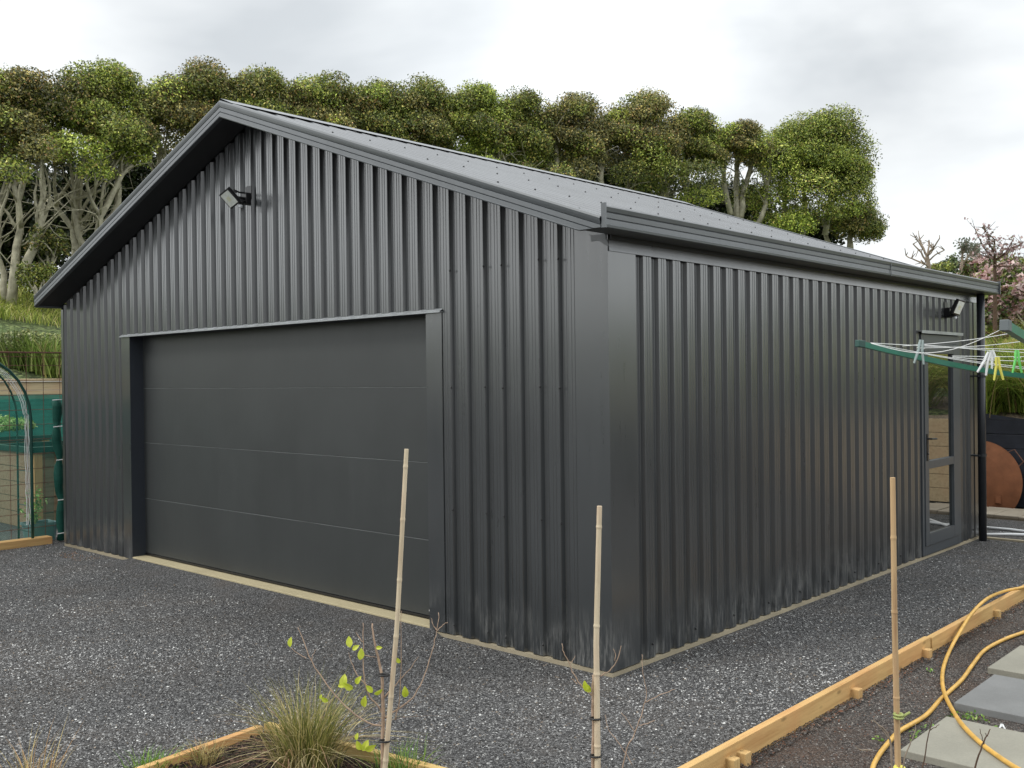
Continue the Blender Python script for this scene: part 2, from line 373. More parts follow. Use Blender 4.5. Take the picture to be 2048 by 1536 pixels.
for k in range(-46,1):
    x=-.27-.1669*k*-1 if False else -.27+.1669*k
    if x<-7.7: continue
    for z in (.10,.92,1.79,2.62,3.3):
        if z<zb(x)-.1 and x>-1.5 and z<3 and (k%3!=0): scr.append((x+.045,z+.006*math.sin(k*2.3)))
PIT=.1669
cf=cladding('wall_cladding',-W+.05,-.25,-.36-.137+.012,fx,z0,lambda x:zb(x)+.004,cuts=(-6.35,-1.485,XR),screws=scr)
PIT=.1715
sx=lambda u,d,z:(-d,u,z)
z0s=lambda y: None if 5.09<y<6.20 else .032
def z0s2(y): return 2.27 if 5.09<y<6.20 else .032
scr=[(.43+.1715*k,z) for k in range(37) for z in (.12,) if k%3==0 and not(5<.46+.1715*k<6.3)]
cladding('wall_cladding',.275,D-.12,.385,sx,z0s2,lambda y:2.72,cuts=(5.09,6.20),screws=scr)
cladding('wall_cladding',0,D,0,lambda u,d,z:(-W+d,u,z),lambda u:.032,lambda u:2.72)
cladding('wall_cladding',-W,0,0,lambda u,d,z:(u,D-d,z),lambda u:.032,lambda x:zb(x)+.004,cuts=(XR,))
for (a,b) in (((-.255,-.006,.034),(.006,0.0,2.742)),((0,0,.034),(.006,.29,2.70))): pass
g=MB()  # L-shaped near corner flashing with small return lips
g.quad((-.255,-.006,.030),(.006,-.006,.030),(.006,-.006,2.728),(-.255,-.006,2.822)); g.quad((.006,-.006,.034),(.006,.285,.034),(.006,.285,2.66),(.006,-.006,2.66))
g.quad((.006,-.006,2.66),(.006,.03,2.66),(.006,.03,2.74),(.006,-.006,2.738))
g.quad((-.262,.004,.034),(-.255,-.006,.034),(-.255,-.006,2.822),(-.262,.004,2.822)); g.quad((.006,.285,.034),(-.004,.292,.034),(-.004,.292,2.66),(.006,.285,2.66))
g.build('corner_flashing','wall_steel',G)
g=MB(); g.quad((-.14,-.010,2.745),(.0,-.010,2.70),(.02,-.010,2.66),(-.0,-.010,2.66)) ; g.box((-.12,-.012,2.70),(-.004,-.007,2.735)); g.build('flashing_tab','trim_steel',G)
g=MB(); g.box((-W-.004,-.006,.034),(-W+.055,.002,2.70)); g.build('corner_flashing','wall_steel',G)
g=MB(); g.box((-.002,D-.125,.034),(.006,D+.006,2.66)); g.build('corner_flashing','wall_steel',G)
# eave flashing under the gutter, slightly curled
g=MB(); pr=[(.004,2.628),(.012,2.630),(.010,2.66),(.008,2.70),(.02,2.745)]
for a,b in zip(pr,pr[1:]): g.quad((a[0],.0,a[1]),(a[0],D,a[1]),(b[0],D,b[1]),(b[0],.0,b[1]))
g.build('eave_flashing','wall_steel',G)
# door surround
g=MB(); g.box((-6.352,-.03,2.331),(-1.478,.01,2.339)); g.quad((-6.352,-.028,2.3395),(-1.478,-.028,2.3395),(-1.478,.012,2.362),(-6.352,.012,2.362)); g.build('head_flashing','silver_strip',G)
for x0,x1,xr,n in ((-6.352,-6.17,-6.17,'l'),(-1.65,-1.483,-1.65,'r')):
    g=MB(); g.quad((x0,-.006,.034),(x1,-.006,.034),(x1,-.006,2.33),(x0,-.006,2.33)); 
    g.quad((xr,-.006,.034),(xr,.20,.034),(xr,.20,2.33),(xr,-.006,2.33),1)
    g.build('door_jamb',['wall_steel','reveal_steel'],G)
g=MB(); g.quad((-6.17,.0,2.329),(-1.65,.0,2.329),(-1.65,.2,2.329),(-6.17,.2,2.329)); g.build('door_head','reveal_steel',G)
gd=MB(); gd.box((-6.2,.155,.075),(-1.62,.17,2.33)); GD=gd.build('garage_door','silver_strip',G)
zz=[.078,.648,1.228,1.795,2.335]
for i in range(4):
    g=MB(); g.box((-6.2,.140,zz[i]+.0035),(-1.62,.156,zz[i+1]-.0025)); p=g.build('door_panel','door_steel',GD,bevel=.0015)
for q in zz[1:4]: g=MB(); g.box((-6.17,.1378,q-.0013),(-1.65,.1415,q+.0013)); g.build('joint_highlight_strip','joint_highlight',GD)  # thin pale strips paint in the light caught by the panel edges
g=MB(); g.box((-6.17,.130,.062),(-1.65,.15,.079)); g.build('door_seal','black_plastic',GD)
g=MB(); bx,bz,by=-1.735,.118,.1385       # maker's badge: a little swirl and two short strokes
g.tube([(bx-.055+.02*math.cos(w),by,bz+.004+.011*math.sin(w)) for w in np.linspace(.4,5.2,9)],.0022,5)
g.tube([(bx-.05,by,bz-.018),(bx-.015,by,bz+.016)],.002,5)
g.box((bx-.012,by-.001,bz+.006),(bx+.05,by+.001,bz+.010)); g.box((bx-.008,by-.001,bz-.016),(bx+.04,by+.001,bz-.008)); g.build('badge','white_mark',GD)
# roof
rp=[(0,0),(.03,.0),(.045,.02),(.075,.02),(.09,0)]
g=MB(); RP=.19
for s in (-1,1):
    y=-.27; P=[]
    k=0
    while True:
        stop=False
        for a,h in rp:
            yy=-.27+k*RP+a
            if yy>D+.16: stop=True; break
            P.append((yy,h))
        if stop: break
        k+=1
    for a,b in zip(P,P[1:]):
        q=[(XR,a[0],zt(XR)+a[1]-.022),(XR+s*4.02,a[0],zt(XR+4.02)+a[1]-.022),(XR+s*4.02,b[0],zt(XR+4.02)+b[1]-.022),(XR,b[0],zt(XR)+b[1]-.022)]
        g.quad(*(q if s>0 else q[::-1]))
for k in range(0,37):
    for j,dx in enumerate((.3,1.2,2.1,3.0,3.85)):
        if (k+j)%2 : continue
        x=XR+dx; yy=-.27+k*RP+.06; g.sphere((x,yy,zt(x)+.001),.008,6,1)
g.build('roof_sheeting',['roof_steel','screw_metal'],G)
g=MB(); 
for s in (-1,1): g.quad((XR,-.29,zt(XR)+.022),(XR+s*.17,-.29,zt(XR+.17)+.012),(XR+s*.17,D+.16,zt(XR+.17)+.012),(XR,D+.16,zt(XR)+.022))
g.build('ridge_cap','roof_steel',G)
# barge boards: profile (y, height fraction 0 bottom..1 top)
bp=[(-.262,-.002),(-.300,.0),(-.303,.05),(-.298,.09),(-.298,.30),(-.292,.33),(-.298,.36),(-.298,.60),(-.292,.63),(-.298,.66),(-.303,.80),(-.306,.93),(-.298,1.03),(-.27,1.06),(-.20,1.03)]
for yo,sg in ((0,1),(D-.14,-1)):
    for s in (-1,1):
        g=MB(); x1=XR+s*(3.925 if s>0 else 3.91)
        def P(x,y,h): return (x,(y if sg>0 else D-.14-y),zb(x)+(zt(x)-zb(x))*h)
        for a,b in zip(bp,bp[1:]):
            # right-hand lower end is cut back under the gutter
            if s<0: g.quad(P(XR,a[0],a[1]),P(x1,a[0],a[1]),P(x1,b[0],b[1]),P(XR,b[0],b[1])); continue
            X=[XR,.0,.03,.06,.09,.12,.15,.176]
            def PC(x,y,h): p=P(x,y,h); return (p[0],p[1],max(p[2],2.724+.0005*h))
            for xa,xb in zip(X,X[1:]): g.quad(PC(xa,a[0],a[1]),PC(xb,a[0],a[1]),PC(xb,b[0],b[1]),PC(xa,b[0],b[1]))
        if s<0: g.poly([P(x1,a,h) for a,h in bp])
        g.build('barge_board','trim_steel',G)
for yo in ((-.298,.0),(D,D+.14)):
    for s in (-1,1):
        g=MB(); x1=XR+s*3.93; g.quad((XR,yo[0],zb(XR)+.012),(x1,yo[0],zb(x1)+.012),(x1,yo[1],zb(x1)+.012),(XR,yo[1],zb(XR)+.012)); g.build('soffit','soffit_board',G)
# eave soffits and gutters
def gutter(s):
    gx=lambda u:(u if s>0 else -W-u)
    pr=[(.03,2.80),(.03,2.725),(.185,2.723),(.196,2.728),(.198,2.742),(.192,2.748),(.192,2.775),(.188,2.779),(.193,2.783),(.195,2.812),(.189,2.816),(.196,2.822),(.201,2.845),(.190,2.856),(.178,2.850)]
    g=MB()
    for a,b in zip(pr,pr[1:]): g.quad((gx(a[0]),-.285,a[1]),(gx(a[0]),D+.14,a[1]),(gx(b[0]),D+.14,b[1]),(gx(b[0]),-.285,b[1]))
    o=g.build('gutter','trim_steel',G)
    g=MB(); g.box(tuple(sorted((gx(.02),gx(.03)))[:1])+(.0,2.70),tuple(sorted((gx(.02),gx(.03)))[1:])+(D+.1,2.80)); g.build('gutter_back','soffit_board',o)
    for y0 in (-.290,D+.138):
        g=MB(); g.poly([(gx(a),y0,z) for a,z in pr]+[(gx(.1),y0,2.82)]) if y0>0 else None; a,b=sorted((gx(.178),gx(.208))); g.box((a,y0-.004,2.722),(b,y0+.010,2.866)); g.build('end_cap','trim_steel',o)
    g=MB(); a,b=sorted((gx(.197),gx(.203))); g.box((a,3.9,2.722),(b-.002,3.908,2.848)); g.build('gutter_joint','trim_steel',o)
    g=MB(); g.quad((gx(0),-.0,2.742),(gx(.04),0,2.728),(gx(.04),D,2.728),(gx(0),D,2.742)); g.build('eave_soffit','soffit_board',G)
gutter(1)
g=MB(); g.box((-W-.012,-.29,2.715),(-W,D+.14,2.77)); g.build('fascia','trim_steel',G)
# downpipe
dy=6.66
g=MB(); g.tube([(.085,dy,2.72),(.085,dy,0.0)],.042,14); DP=g.build('downpipe','dark_pipe',G,smooth=True)
for z in (.944,1.817): g=MB(); g.tube([(.085,dy,z-.014),(.085,dy,z+.014)],.048,14); g.box((-.03,dy-.10,z-.008),(.085,dy+.0,z+.008)); g.build('pipe_bracket','dark_pipe',DP)
# side door
SD=MB(); SD.box((-.045,5.105,.04),(.012,6.205,.045)); SD.v=[];SD.f=[];SD.mi=[]
def frame(g,x0,x1,y0,y1,z0,z1,wl,wr,wb,wt):
    g.box((x0,y0,z0),(x1,y0+wl,z1)); g.box((x0,y1-wr,z0),(x1,y1,z1)); g.box((x0,y0+wl,z0),(x1,y1-wr,z0+wb)); g.box((x0,y0+wl,z1-wt),(x1,y1-wr,z1))
frame(SD,-.06,.014,5.10,6.19,.034,2.245,.05,.10,.09,.09); sd=SD.build('side_door','upvc_grey',G,bevel=.003)
g=MB(); frame(g,-.05,.024,5.155,6.085,.128,2.152,.10,.12,.12,.10); g.box((-.045,5.255,.895),(.022,5.965,.975)); g.build('door_leaf','upvc_grey',sd,bevel=.004)
for a,b in ((.246,.897),(.973,2.054)):
    g=MB(); g.box((-.012,5.253,a),(-.004,5.967,b)); g.build('glass_pane','door_glass',sd)
g=MB(); g.box((.024,5.185,.98),(.032,5.215,1.25)); g.tube([(.03,5.20,1.20),(.07,5.20,1.20),(.072,5.33,1.195)],.009,8); g.sphere((.034,5.2,1.05),.011,8); g.build('door_handle','black_plastic',sd)
g=MB(); g.box((-.01,5.04,2.268),(.045,6.22,2.280)); g.box((.040,5.04,2.25),(.045,6.22,2.268)); g.build('door_flashing','silver_strip',sd)
g=MB(); g.box((-.3,5.1,.9),(-.28,6.2,2.2)); 
# dark interior lining so nothing shines through the sheets
g=MB(); g.box((-W+.08,.26,.05),(-.08,D-.06,2.65)); g.build('lining','soffit_board',G)
# thin concrete strip running on from the far corner
g=MB(); g.box((.014,6.80,-.05),(1.9,6.86,.02)); tag(g.build('concrete_kerb','slab_edge',loc=(.9,6.83,0)),'thin pale kerb strip on the gravel behind the downpipe corner of the garage','kerb')

# ================================================================ FLOODLIGHTS
def flood(base,vx,un,label):
    # base on wall; vx = along wall unit, un = outward unit
    vx=np.array(vx,float); un=np.array(un,float); up=np.array([0,0,1.]); B=np.array(base)
    T=thing('floodlight',label,'floodlight',B,'black floodlights fixed to the garage walls')
    g=MB(); g.obox(B+un*.028+up*.0,vx*.035,un*.026,up*.05); g.obox(B+un*.004+up*.055,vx*.045,un*.003,up*.06); g.build('junction_box','black_plastic',T,bevel=.003)
    c,u,vf=[np.array(q) for q in FD]; u=unit(u); vf=unit(vf-u*(vf@u)); nn=unit(np.cross(u,vf)); nn=nn*(-1 if nn@(CAM-c)<0 else 1)     # u runs down the face, nn is the face normal
    g=MB(); g.obox(c,u*.078,vf*.078,nn*.014); 
    for k in range(-4,5): g.obox(c-nn*.022+vf*k*.014,u*.06,vf*.0025,nn*.010)
    g.build('lamp_housing','black_plastic',T,bevel=.004)
    g=MB(); g.obox(c+nn*.0155,u*.064,vf*.064,nn*.002); gl=g.build('lamp_glass','lamp_glass',T)
    g=MB(); g.obox(c+nn*.0182,u*.020,vf*.022,nn*.0008); g.build('led_plate','led_plate',gl)
    g=MB(); e=c-nn*.02
    g.tube([B+un*.01+up*.05,B+un*.10+up*.048,e+vf*.088-u*.03,e+vf*.088],.008,6); g.tube([B+un*.05-up*.0,e+vx*.0,e-u*.0],.014,8); g.build('bracket','black_plastic',T)
    s=c+u*.095+vf*.04-nn*.02
    g=MB(); g.tube([B+un*.05-up*.035,s+up*.02,s],[.02,.022,.024],10); sn=g.build('sensor_arm','black_plastic',T,smooth=True)
    g=MB(); g.sphere(s+nn*.012-up*.014,.019,10); g.build('motion_sensor','sensor_dome',T,smooth=True)
FD=((-3.914,-.2,3.444),(.031,.085,-.102),(.148,.009,.02))
flood((-3.93,-.001,3.46),(1,0,0),(0,-1,0),'black floodlight high on the gable wall above the big garage door')
FD=((.2,5.60,2.521),(-.052,-.009,-.125),(.021,.149,.002))
flood((.001,5.82,2.48),(0,1,0),(1,0,0),'black floodlight above the narrow glazed side door near the downpipe')

# ================================================================ TREES
GREEN=[(.045,.06,.018),(.10,.125,.03),(.19,.215,.05),(.30,.275,.075),(.22,.15,.055)]
GREEN_NEW=[(.055,.08,.018),(.15,.195,.035),(.29,.335,.065),(.42,.41,.11),(.20,.15,.05)]
OLIVE=[(.05,.056,.024),(.12,.122,.045),(.22,.20,.07),(.34,.275,.09),(.27,.165,.07)]
def limb(g,a,b,r0,r1,sag=.15,n=6,jit=.10):
    a=np.array(a,float); b=np.array(b,float); L=np.linalg.norm(b-a); pts=[]
    off=RNG.normal(size=3)*L*jit
    for t in np.linspace(0,1,n):
        p=a+(b-a)*t; p=p+off*math.sin(math.pi*t)+np.array([b[0]-a[0],b[1]-a[1],0])*(-sag)*math.sin(math.pi*t)+RNG.normal(size=3)*L*.012*(0<t<1)
        pts.append(p)
    g.tube(pts,list(np.linspace(r0,r1,n)),6); return pts
TG='evergreen trees in the row on the bank behind the garage'
def tree(px,py,hw,hh,d,base_py,label,pal=GREEN,clumps=20,stems=None,extra=(),dens=1.,low=-.85,name='evergreen_tree',size=.068):
    hw*=1.2; clumps=int(clumps*1.35); k=d/F; c=atd(px,py,d); rx,rz=hw*k,hh*k; ry=max(rx*.75,.9)
    base=atd(px,base_py,d); base[2]=max(base[2],.0)
    T=thing(name,label,'tree',base,TG)
    fw=unit(np.array([c[0]-CAM[0],c[1]-CAM[1],0])); rt=np.array([fw[1],-fw[0],0])
    cl=[]
    clumps=int(clumps*1.5)
    for i in range(clumps):
        el=math.asin(max(-1,min(1,low+(1-low)*((i*.618)%1)))); az=i*2.399+random.random()*.9; f=random.uniform(.55,.86)
        dd=np.array([math.cos(el)*math.cos(az),math.cos(el)*math.sin(az),math.sin(el)])
        if dd[1]>.35 and i%3: dd[1]*=-1
        p=c+rt*dd[0]*rx*f+fw*dd[1]*ry*f+np.array([0,0,dd[2]*rz*f]); s=random.uniform(.20,.36)*(rx+ry)*.5+.10
        cl.append((p,(s*random.uniform(.9,1.2),s*random.uniform(.9,1.2),s*random.uniform(.62,.85))))
    for q in ((-.42,0,.08),(.42,.1,.06),(-.2,0,-.3),(.25,0,-.28),(0,0,.3)): cl.append((c+rt*q[0]*rx+fw*q[1]*ry+np.array([0,0,q[2]*rz]),(rx*.62,ry*.62,rz*.68)))
    for (ex_,ey_,ew,eh,dd_) in extra: q=atd(ex_,ey_,d+dd_); kk=(d+dd_)/F; cl.append((q,(ew*kk,ew*kk,eh*kk)))
    VV=[];CC=[]
    VV.append(None); VV.pop()
    pal0=pal
    for p,r in cl:
        pal=pal0 if random.random()<.5 or 'dome shaped' in label else random.choice((GREEN,OLIVE,GREEN_NEW))
        area=(r[0]*r[0]*2+r[0]*r[2]*4)*2.2; n=int(area*400*dens)
        P,o=clump_pts(p,r,n,.45,-.7); VV.append(leafquads(P,o,size,size*.58,1.1)); w=np.array([.28,.34,.24,.09,.05])*RNG.uniform(.4,1.6,5); CC.append(1.75*tints(n if len(P)==n else len(P),pal,w,.38)*RNG.uniform(.6,1.35))
        m=int(n*.07); q=p+unit(RNG.normal(size=(m,3))+np.array([0,0,1.2]))*np.array(r)*RNG.uniform(1.0,1.15,(m,1)); VV.append(leafquads(q,unit(q-p),size*.9,size*.45)); CC.append(tints(m,pal,[.1,.3,.4,.15,.05]))
    npmesh('crown',np.concatenate(VV),4,np.concatenate(CC),'foliage',T)
    g=MB()
    if stems is None: stems=[(px-.12*hw,base_py,px-.2*hw,py+hh*.3),(px+.15*hw,base_py,px+.3*hw,py+hh*.2)]
    for (bx_,by_,tx,ty) in stems:
        a=atd(bx_,by_,d-.2); b=atd(tx,ty,d+.1); r0=.095*random.uniform(.7,1.25); pts=limb(g,a,b,r0,.045,.0,8,.07)
        near=sorted(cl,key=lambda q:np.linalg.norm(q[0]-b))[:5]
        for j,(p,r) in enumerate(near): st=pts[random.choice((3,4,5,6))]; limb(g,st,p,.042,.014,.12,7,.10)
        for j in range(9):
            st=pts[random.choice((2,3,4,5,6))]; e=st+unit(RNG.normal(size=3)*np.array([1,1,.3])+np.array([0,0,.7]))*random.uniform(.5,1.3); q=limb(g,st,e,.022,.006,.1,5,.08)
            limb(g,q[2],q[2]+unit(RNG.normal(size=3)+np.array([0,0,.6]))*.5,.009,.003,.1,4)
    g.build('trunk','bark_pale',T,smooth=True)
    return T
dl=lambda px:21.5+px/1640*9.5
tree(20,240,90,105,dl(0),612,'pale trunked tree at the far left edge of the row, beside the bright green shrub',OLIVE,26,
     stems=[(22,612,28,330),(10,600,-20,360),(48,560,85,350)],extra=[(25,345,45,30,-1.2),(80,300,40,30,-1.),(-20,330,60,40,0)])
tree(205,235,98,108,dl(190),545,'tall bright green tree with leaning pale trunks left of the roof peak',GREEN_NEW,30,
     stems=[(152,530,158,330),(172,500,175,320),(150,545,95,400),(195,470,220,300),(185,520,265,330)],extra=[(150,300,70,30,-1.3),(245,265,50,35,-1.2),(190,345,40,18,-1.),(120,210,60,60,-1)])
tree(395,235,95,100,dl(395),520,'olive brown bushy tree directly behind the roof peak',OLIVE,26,stems=[(330,440,318,300),(345,440,370,300)])
tree(520,225,85,90,dl(520),480,'rounded green and bronze tree just right of the roof peak',GREEN,24)
tree(640,240,80,85,dl(640),470,'brownish dense tree, third to the right of the roof peak',OLIVE,24)
tree(745,245,70,85,dl(745),460,'grey green tree with a narrow crown behind the upper roof slope',GREEN,22)
tree(835,245,72,92,dl(835),450,'tallest crown above the middle of the roof ridge',GREEN,24,extra=[(800,310,50,35,-1.)])
tree(945,250,75,85,dl(945),440,'yellow green tree with an open dark gap beneath its crown',GREEN_NEW,24,stems=[(960,400,958,290),(1000,410,990,300)],extra=[(960,335,55,18,-1.),(1030,350,55,22,-1)])
tree(1040,265,62,88,dl(1040),440,'slim pale trunked tree behind the middle of the roof',GREEN,20,stems=[(1050,420,1052,290),(1110,420,1112,260)],extra=[(1120,355,30,30,-1)])
tree(1140,275,72,85,dl(1140),450,'tree with forked bare limbs above the gutter corner of the garage',OLIVE,22,stems=[(1150,420,1145,270),(1205,400,1215,300)],extra=[(1165,345,30,28,-1)])
tree(1275,275,85,85,dl(1275),460,'broad bronze tinted tree right of the gutter corner',OLIVE,26,stems=[(1250,420,1260,320),(1330,420,1325,300)],extra=[(1260,350,45,25,-1.),(1300,310,40,40,-1),(1340,345,40,28,-1)])
tree(1385,290,62,70,dl(1385),470,'medium green tree with bare pale stems left of the clipped one',GREEN,20,stems=[(1372,450,1372,300),(1330,400,1330,310)],extra=[(1395,355,58,32,-1.4),(1400,395,50,22,-.8),(1300,375,40,18,-1.)])
tree(1480,290,52,45,dl(1480),470,'small crown carried on a cluster of bare grey trunks',OLIVE,16,stems=[(1474,440,1476,300),(1462,430,1455,290),(1480,440,1520,300),(1515,450,1540,310)])
tree(1628,318,98,88,dl(1625),500,'large dome shaped bright green tree at the right end of the row',GREEN_NEW,40,
     stems=[(1602,480,1605,360),(1650,470,1665,370),(1565,450,1560,340)],extra=[(1628,300,95,68,0),(1560,330,50,50,-1.),(1700,375,48,34,-1.),(1545,400,55,35,-.5),(1620,375,60,34,-1.2),(1585,450,50,26,-1.),(1500,395,38,34,-.6),(1680,330,50,40,-.6),(1640,425,60,30,-.9),(1690,415,40,28,-.9),(1720,400,32,26,-.9),(1545,450,50,26,-.4)],dens=1.1,low=-.75)
tree(1716,450,46,36,dl(1700),505,'low dark tree spreading at the foot of the large dome tree',GREEN,12,stems=[(1700,500,1700,440),(1660,490,1655,420)])
def shrub(name,label,px,py,hw,hh,d,pal,cat='shrub',dens=1.,group=None,size=.07,clumps=7,stem=True,mat='foliage',base=None,rough=None):
    k=d/F; c=atd(px,py,d); bz=base if base is not None else c[2]-hh*k
    T=thing(name,label,cat,(c[0],c[1],bz),group); VV=[];CC=[]
    fw=unit(np.array([c[0]-CAM[0],c[1]-CAM[1],0])); rt=np.array([fw[1],-fw[0],0]); g=MB()
    for i in range(clumps):
        a=(i+.5)/clumps*2-1; p=c+rt*a*hw*k*.75+fw*random.uniform(-.4,.5)+np.array([0,0,random.uniform(-.25,.35)*hh*k]); r=(max(hw*k*.34,.16),max(hw*k*.34,.16),hh*k*.72)
        n=int((r[0]*r[0]*2+r[0]*r[2]*4)*2.2*520*dens*(.07/size)**2); P,o=clump_pts(p,r,n,.4,-.8); VV.append(leafquads(P,o,size,size*.6)); CC.append(tints(len(P),pal,[.25,.33,.24,.12,.06],.3)*RNG.uniform(.8,1.2))
        if stem: limb(g,(c[0],c[1],bz-.1),p,.03,.01)
    npmesh('leaves',np.concatenate(VV),4,np.concatenate(CC),mat,T)
    if stem: g.build('stem','bark_pale',T)
    return T
# dark undergrowth filling in behind the trunks
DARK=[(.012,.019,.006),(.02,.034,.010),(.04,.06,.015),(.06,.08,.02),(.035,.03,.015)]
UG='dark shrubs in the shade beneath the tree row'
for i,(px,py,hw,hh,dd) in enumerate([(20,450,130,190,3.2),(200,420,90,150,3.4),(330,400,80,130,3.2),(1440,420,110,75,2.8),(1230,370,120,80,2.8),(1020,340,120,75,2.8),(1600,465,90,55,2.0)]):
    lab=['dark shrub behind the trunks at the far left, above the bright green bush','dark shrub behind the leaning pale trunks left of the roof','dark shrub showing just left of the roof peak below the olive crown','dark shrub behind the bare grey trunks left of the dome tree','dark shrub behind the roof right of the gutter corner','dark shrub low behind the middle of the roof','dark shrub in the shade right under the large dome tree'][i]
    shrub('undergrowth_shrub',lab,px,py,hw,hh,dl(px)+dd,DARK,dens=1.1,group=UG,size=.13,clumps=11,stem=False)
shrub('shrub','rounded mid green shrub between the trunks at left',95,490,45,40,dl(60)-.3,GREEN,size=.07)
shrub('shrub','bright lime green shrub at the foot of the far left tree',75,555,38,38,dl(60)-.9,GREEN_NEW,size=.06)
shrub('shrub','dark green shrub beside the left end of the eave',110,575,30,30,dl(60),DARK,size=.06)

# ================================================================ LEFT BANK AND FENCE
def blades(base,n,spread,h,w,cols,wts,droop=.8,seg=4,lean=.5,mat='blade',name='blades',parent=None,loc=None,elong=None,stuff=False,hvar=.35):
    base=np.array(base,float)
    if base.ndim==1: B=base+np.concatenate([RNG.normal(size=(n,2))*spread,np.zeros((n,1))],1)
    else: B=base; n=len(B)
    a=RNG.uniform(0,6.283,n); dirh=np.stack([np.cos(a),np.sin(a),np.zeros(n)],1)
    if base.ndim==1: dirh=unit(dirh*.7+(B-base)/max(spread,1e-6)*.5)*1.; dirh[:,2]=0
    L=h*RNG.uniform(1-hvar,1+hvar,n); le=lean*RNG.uniform(.1,1.,n); dr=droop*RNG.uniform(.2,1.2,n)
    pts=[]
    for t in np.linspace(0,1,seg+1):
        hor=(le*t+dr*t*t*t)*L; ver=L*t*np.sqrt(np.clip(1-(le*.5)**2,.2,1))-dr*L*t**3*.55
        pts.append(B+dirh*hor[:,None]+np.array([0,0,1.])*ver[:,None])
    side=unit(np.cross(dirh,np.array([0,0,1.]))*.8+RNG.normal(size=(n,3))*.4); Q=[];T=tints(n,cols,wts,.2); C=[]
    for k in range(seg):
        w0=w*(1-(k/seg)**2)*.5; w1=w*(1-((k+1)/seg)**2)*.5+w*.03
        Q.append(np.stack([pts[k]-side*w0,pts[k]+side*w0,pts[k+1]+side*w1,pts[k+1]-side*w1],1)); C.append(T)
    return npmesh(name,np.concatenate(Q),4,np.concatenate(C),mat,parent,loc)
# retaining walls
RW_=thing('retaining_wall','pale timber retaining wall with dark lower boards behind the vegetable beds','retaining wall',(-13.85,0,0))
for i in range(8):
    g=MB(); z0_=i*.2; g.box((-13.9,-14,z0_+.004),(-13.84,9.9,z0_+.196)); g.build('board','dark_stain_timber',RW_,bevel=.004)
for z0_,z1_ in ((1.604,1.75),(1.756,1.90)): g=MB(); g.box((-13.9,-14,z0_),(-13.83,9.9,z1_)); g.build('board','pine_pale_y',RW_,bevel=.004)
g=MB(); g.box((-13.95,-14,1.904),(-13.78,9.9,1.95)); g.build('capping','pine_pale_y',RW_,bevel=.004)
for y in np.arange(-12,10,1.2): g=MB(); g.box((-13.84,y,0),(-13.80,y+.1,1.6)); g.build('post','dark_stain_timber',RW_)
BW=thing('retaining_wall','low black stained board retaining wall behind the rusty steel disc','retaining wall',(-5,9.85,0))
for i in range(6):
    g=MB(); z0_=i*.2; g.box((-13.8,9.82,z0_+.003),(.9,9.88,z0_+.197)); g.build('board','dark_stain_timber',BW,bevel=.004)
g=MB(); g.poly([(-1.4,9.82,1.2),(.9,9.82,1.2),(.9,9.82,1.13),(-.3,9.82,1.2),(-1.4,9.82,1.34)][::-1]) ; g.v=[];g.f=[];g.mi=[]
g.poly([(-13.8,9.815,1.2),(-.30,9.815,1.2),(-1.0,9.815,1.30),(-13.8,9.815,1.34)]); g.poly([(-13.8,9.87,1.2),(-.30,9.87,1.2),(-1.0,9.87,1.30),(-13.8,9.87,1.34)][::-1]); g.build('top_board','dark_stain_timber',BW)
for x in np.arange(-13,.9,1.4): g=MB(); g.box((x,9.885,0),(x+.1,9.95,1.15)); g.build('post','dark_stain_timber',BW)
PW=thing('retaining_wall','unpainted timber wall farther along the bank, seen mirrored in the side door','retaining wall',(2.5,9.85,0))
for i in range(6): g=MB(); z0_=i*.2; g.box((.9,9.82,z0_+.003),(4.2,9.88,z0_+.197)); g.build('board','pine_pale_y',PW,bevel=.004)
DW=thing('retaining_wall','black stained boards at the far end of the bank, mirrored in the side wall','retaining wall',(10,9.85,0))
for i in range(6): g=MB(); z0_=i*.2; g.box((4.2,9.82,z0_+.003),(16,9.88,z0_+.197)); g.build('board','dark_stain_timber',DW,bevel=.004)
# upper terrace boards above the grasses
TW=thing('terrace_board','narrow orange brown timber terrace board above the tall grasses','terrace board',(0,12.4,1.9)); g=MB(); g.box((-5,12.3,1.50),(9,12.36,1.86)); g.build('board','pine_x',TW); 
TW=thing('terrace_board','yellowish timber terrace board below the pink blossom shrubs','terrace board',(0,14.6,2.4)); g=MB(); g.box((-6,14.5,2.0),(9,14.56,2.46)); g.build('board','pine_x',TW)
# flax / agapanthus strip, hedge, long grass
FX=[(.10,.16,.03),(.17,.26,.05),(.27,.36,.09),(.36,.42,.14),(.30,.27,.10)]
FG='strappy plants on top of the pale retaining wall'
for i,(px,py) in enumerate([(75,755),(102,755),(128,755),(30,757)]):
    b=atd(px,py,17.6); b[2]=bank_h(b[0],b[1])
    o=thing('strappy_plant',['strappy green plant above the pale retaining wall, left of the middle wires','strappy green plant above the pale retaining wall, middle of the clump','strappy plant above the pale retaining wall, touching the garage edge','dark strappy plant above the pale wall, behind the arch'][i],'plant',b,FG)
    blades(b,170,.13,.62,.028,FX if i<3 else [tuple(q*.5 for q in c) for c in FX],[.2,.3,.3,.12,.08],.35,4,.35,parent=o,name='leaves')
HG=[(.08,.11,.035),(.16,.20,.07),(.34,.37,.14),(.50,.50,.26),(.28,.26,.10)]
shrub('hedge','clipped hedge with pale variegated leaves on the left bank',60,686,85,26,17.9,HG,'hedge',1.,size=.06,clumps=10,stem=False)
shrub('shrub','dark leafy shrub left behind the wire fence',20,722,45,26,18.0,[(.03,.05,.015),(.06,.09,.025),(.12,.15,.05),(.2,.2,.09),(.1,.09,.04)],size=.06,clumps=6)
b=np.stack([RNG.uniform(-21,-17.3,13000),RNG.uniform(-3,8.5,13000)],1); B=np.array([(x,y,bank_h(x,y)) for x,y in b])
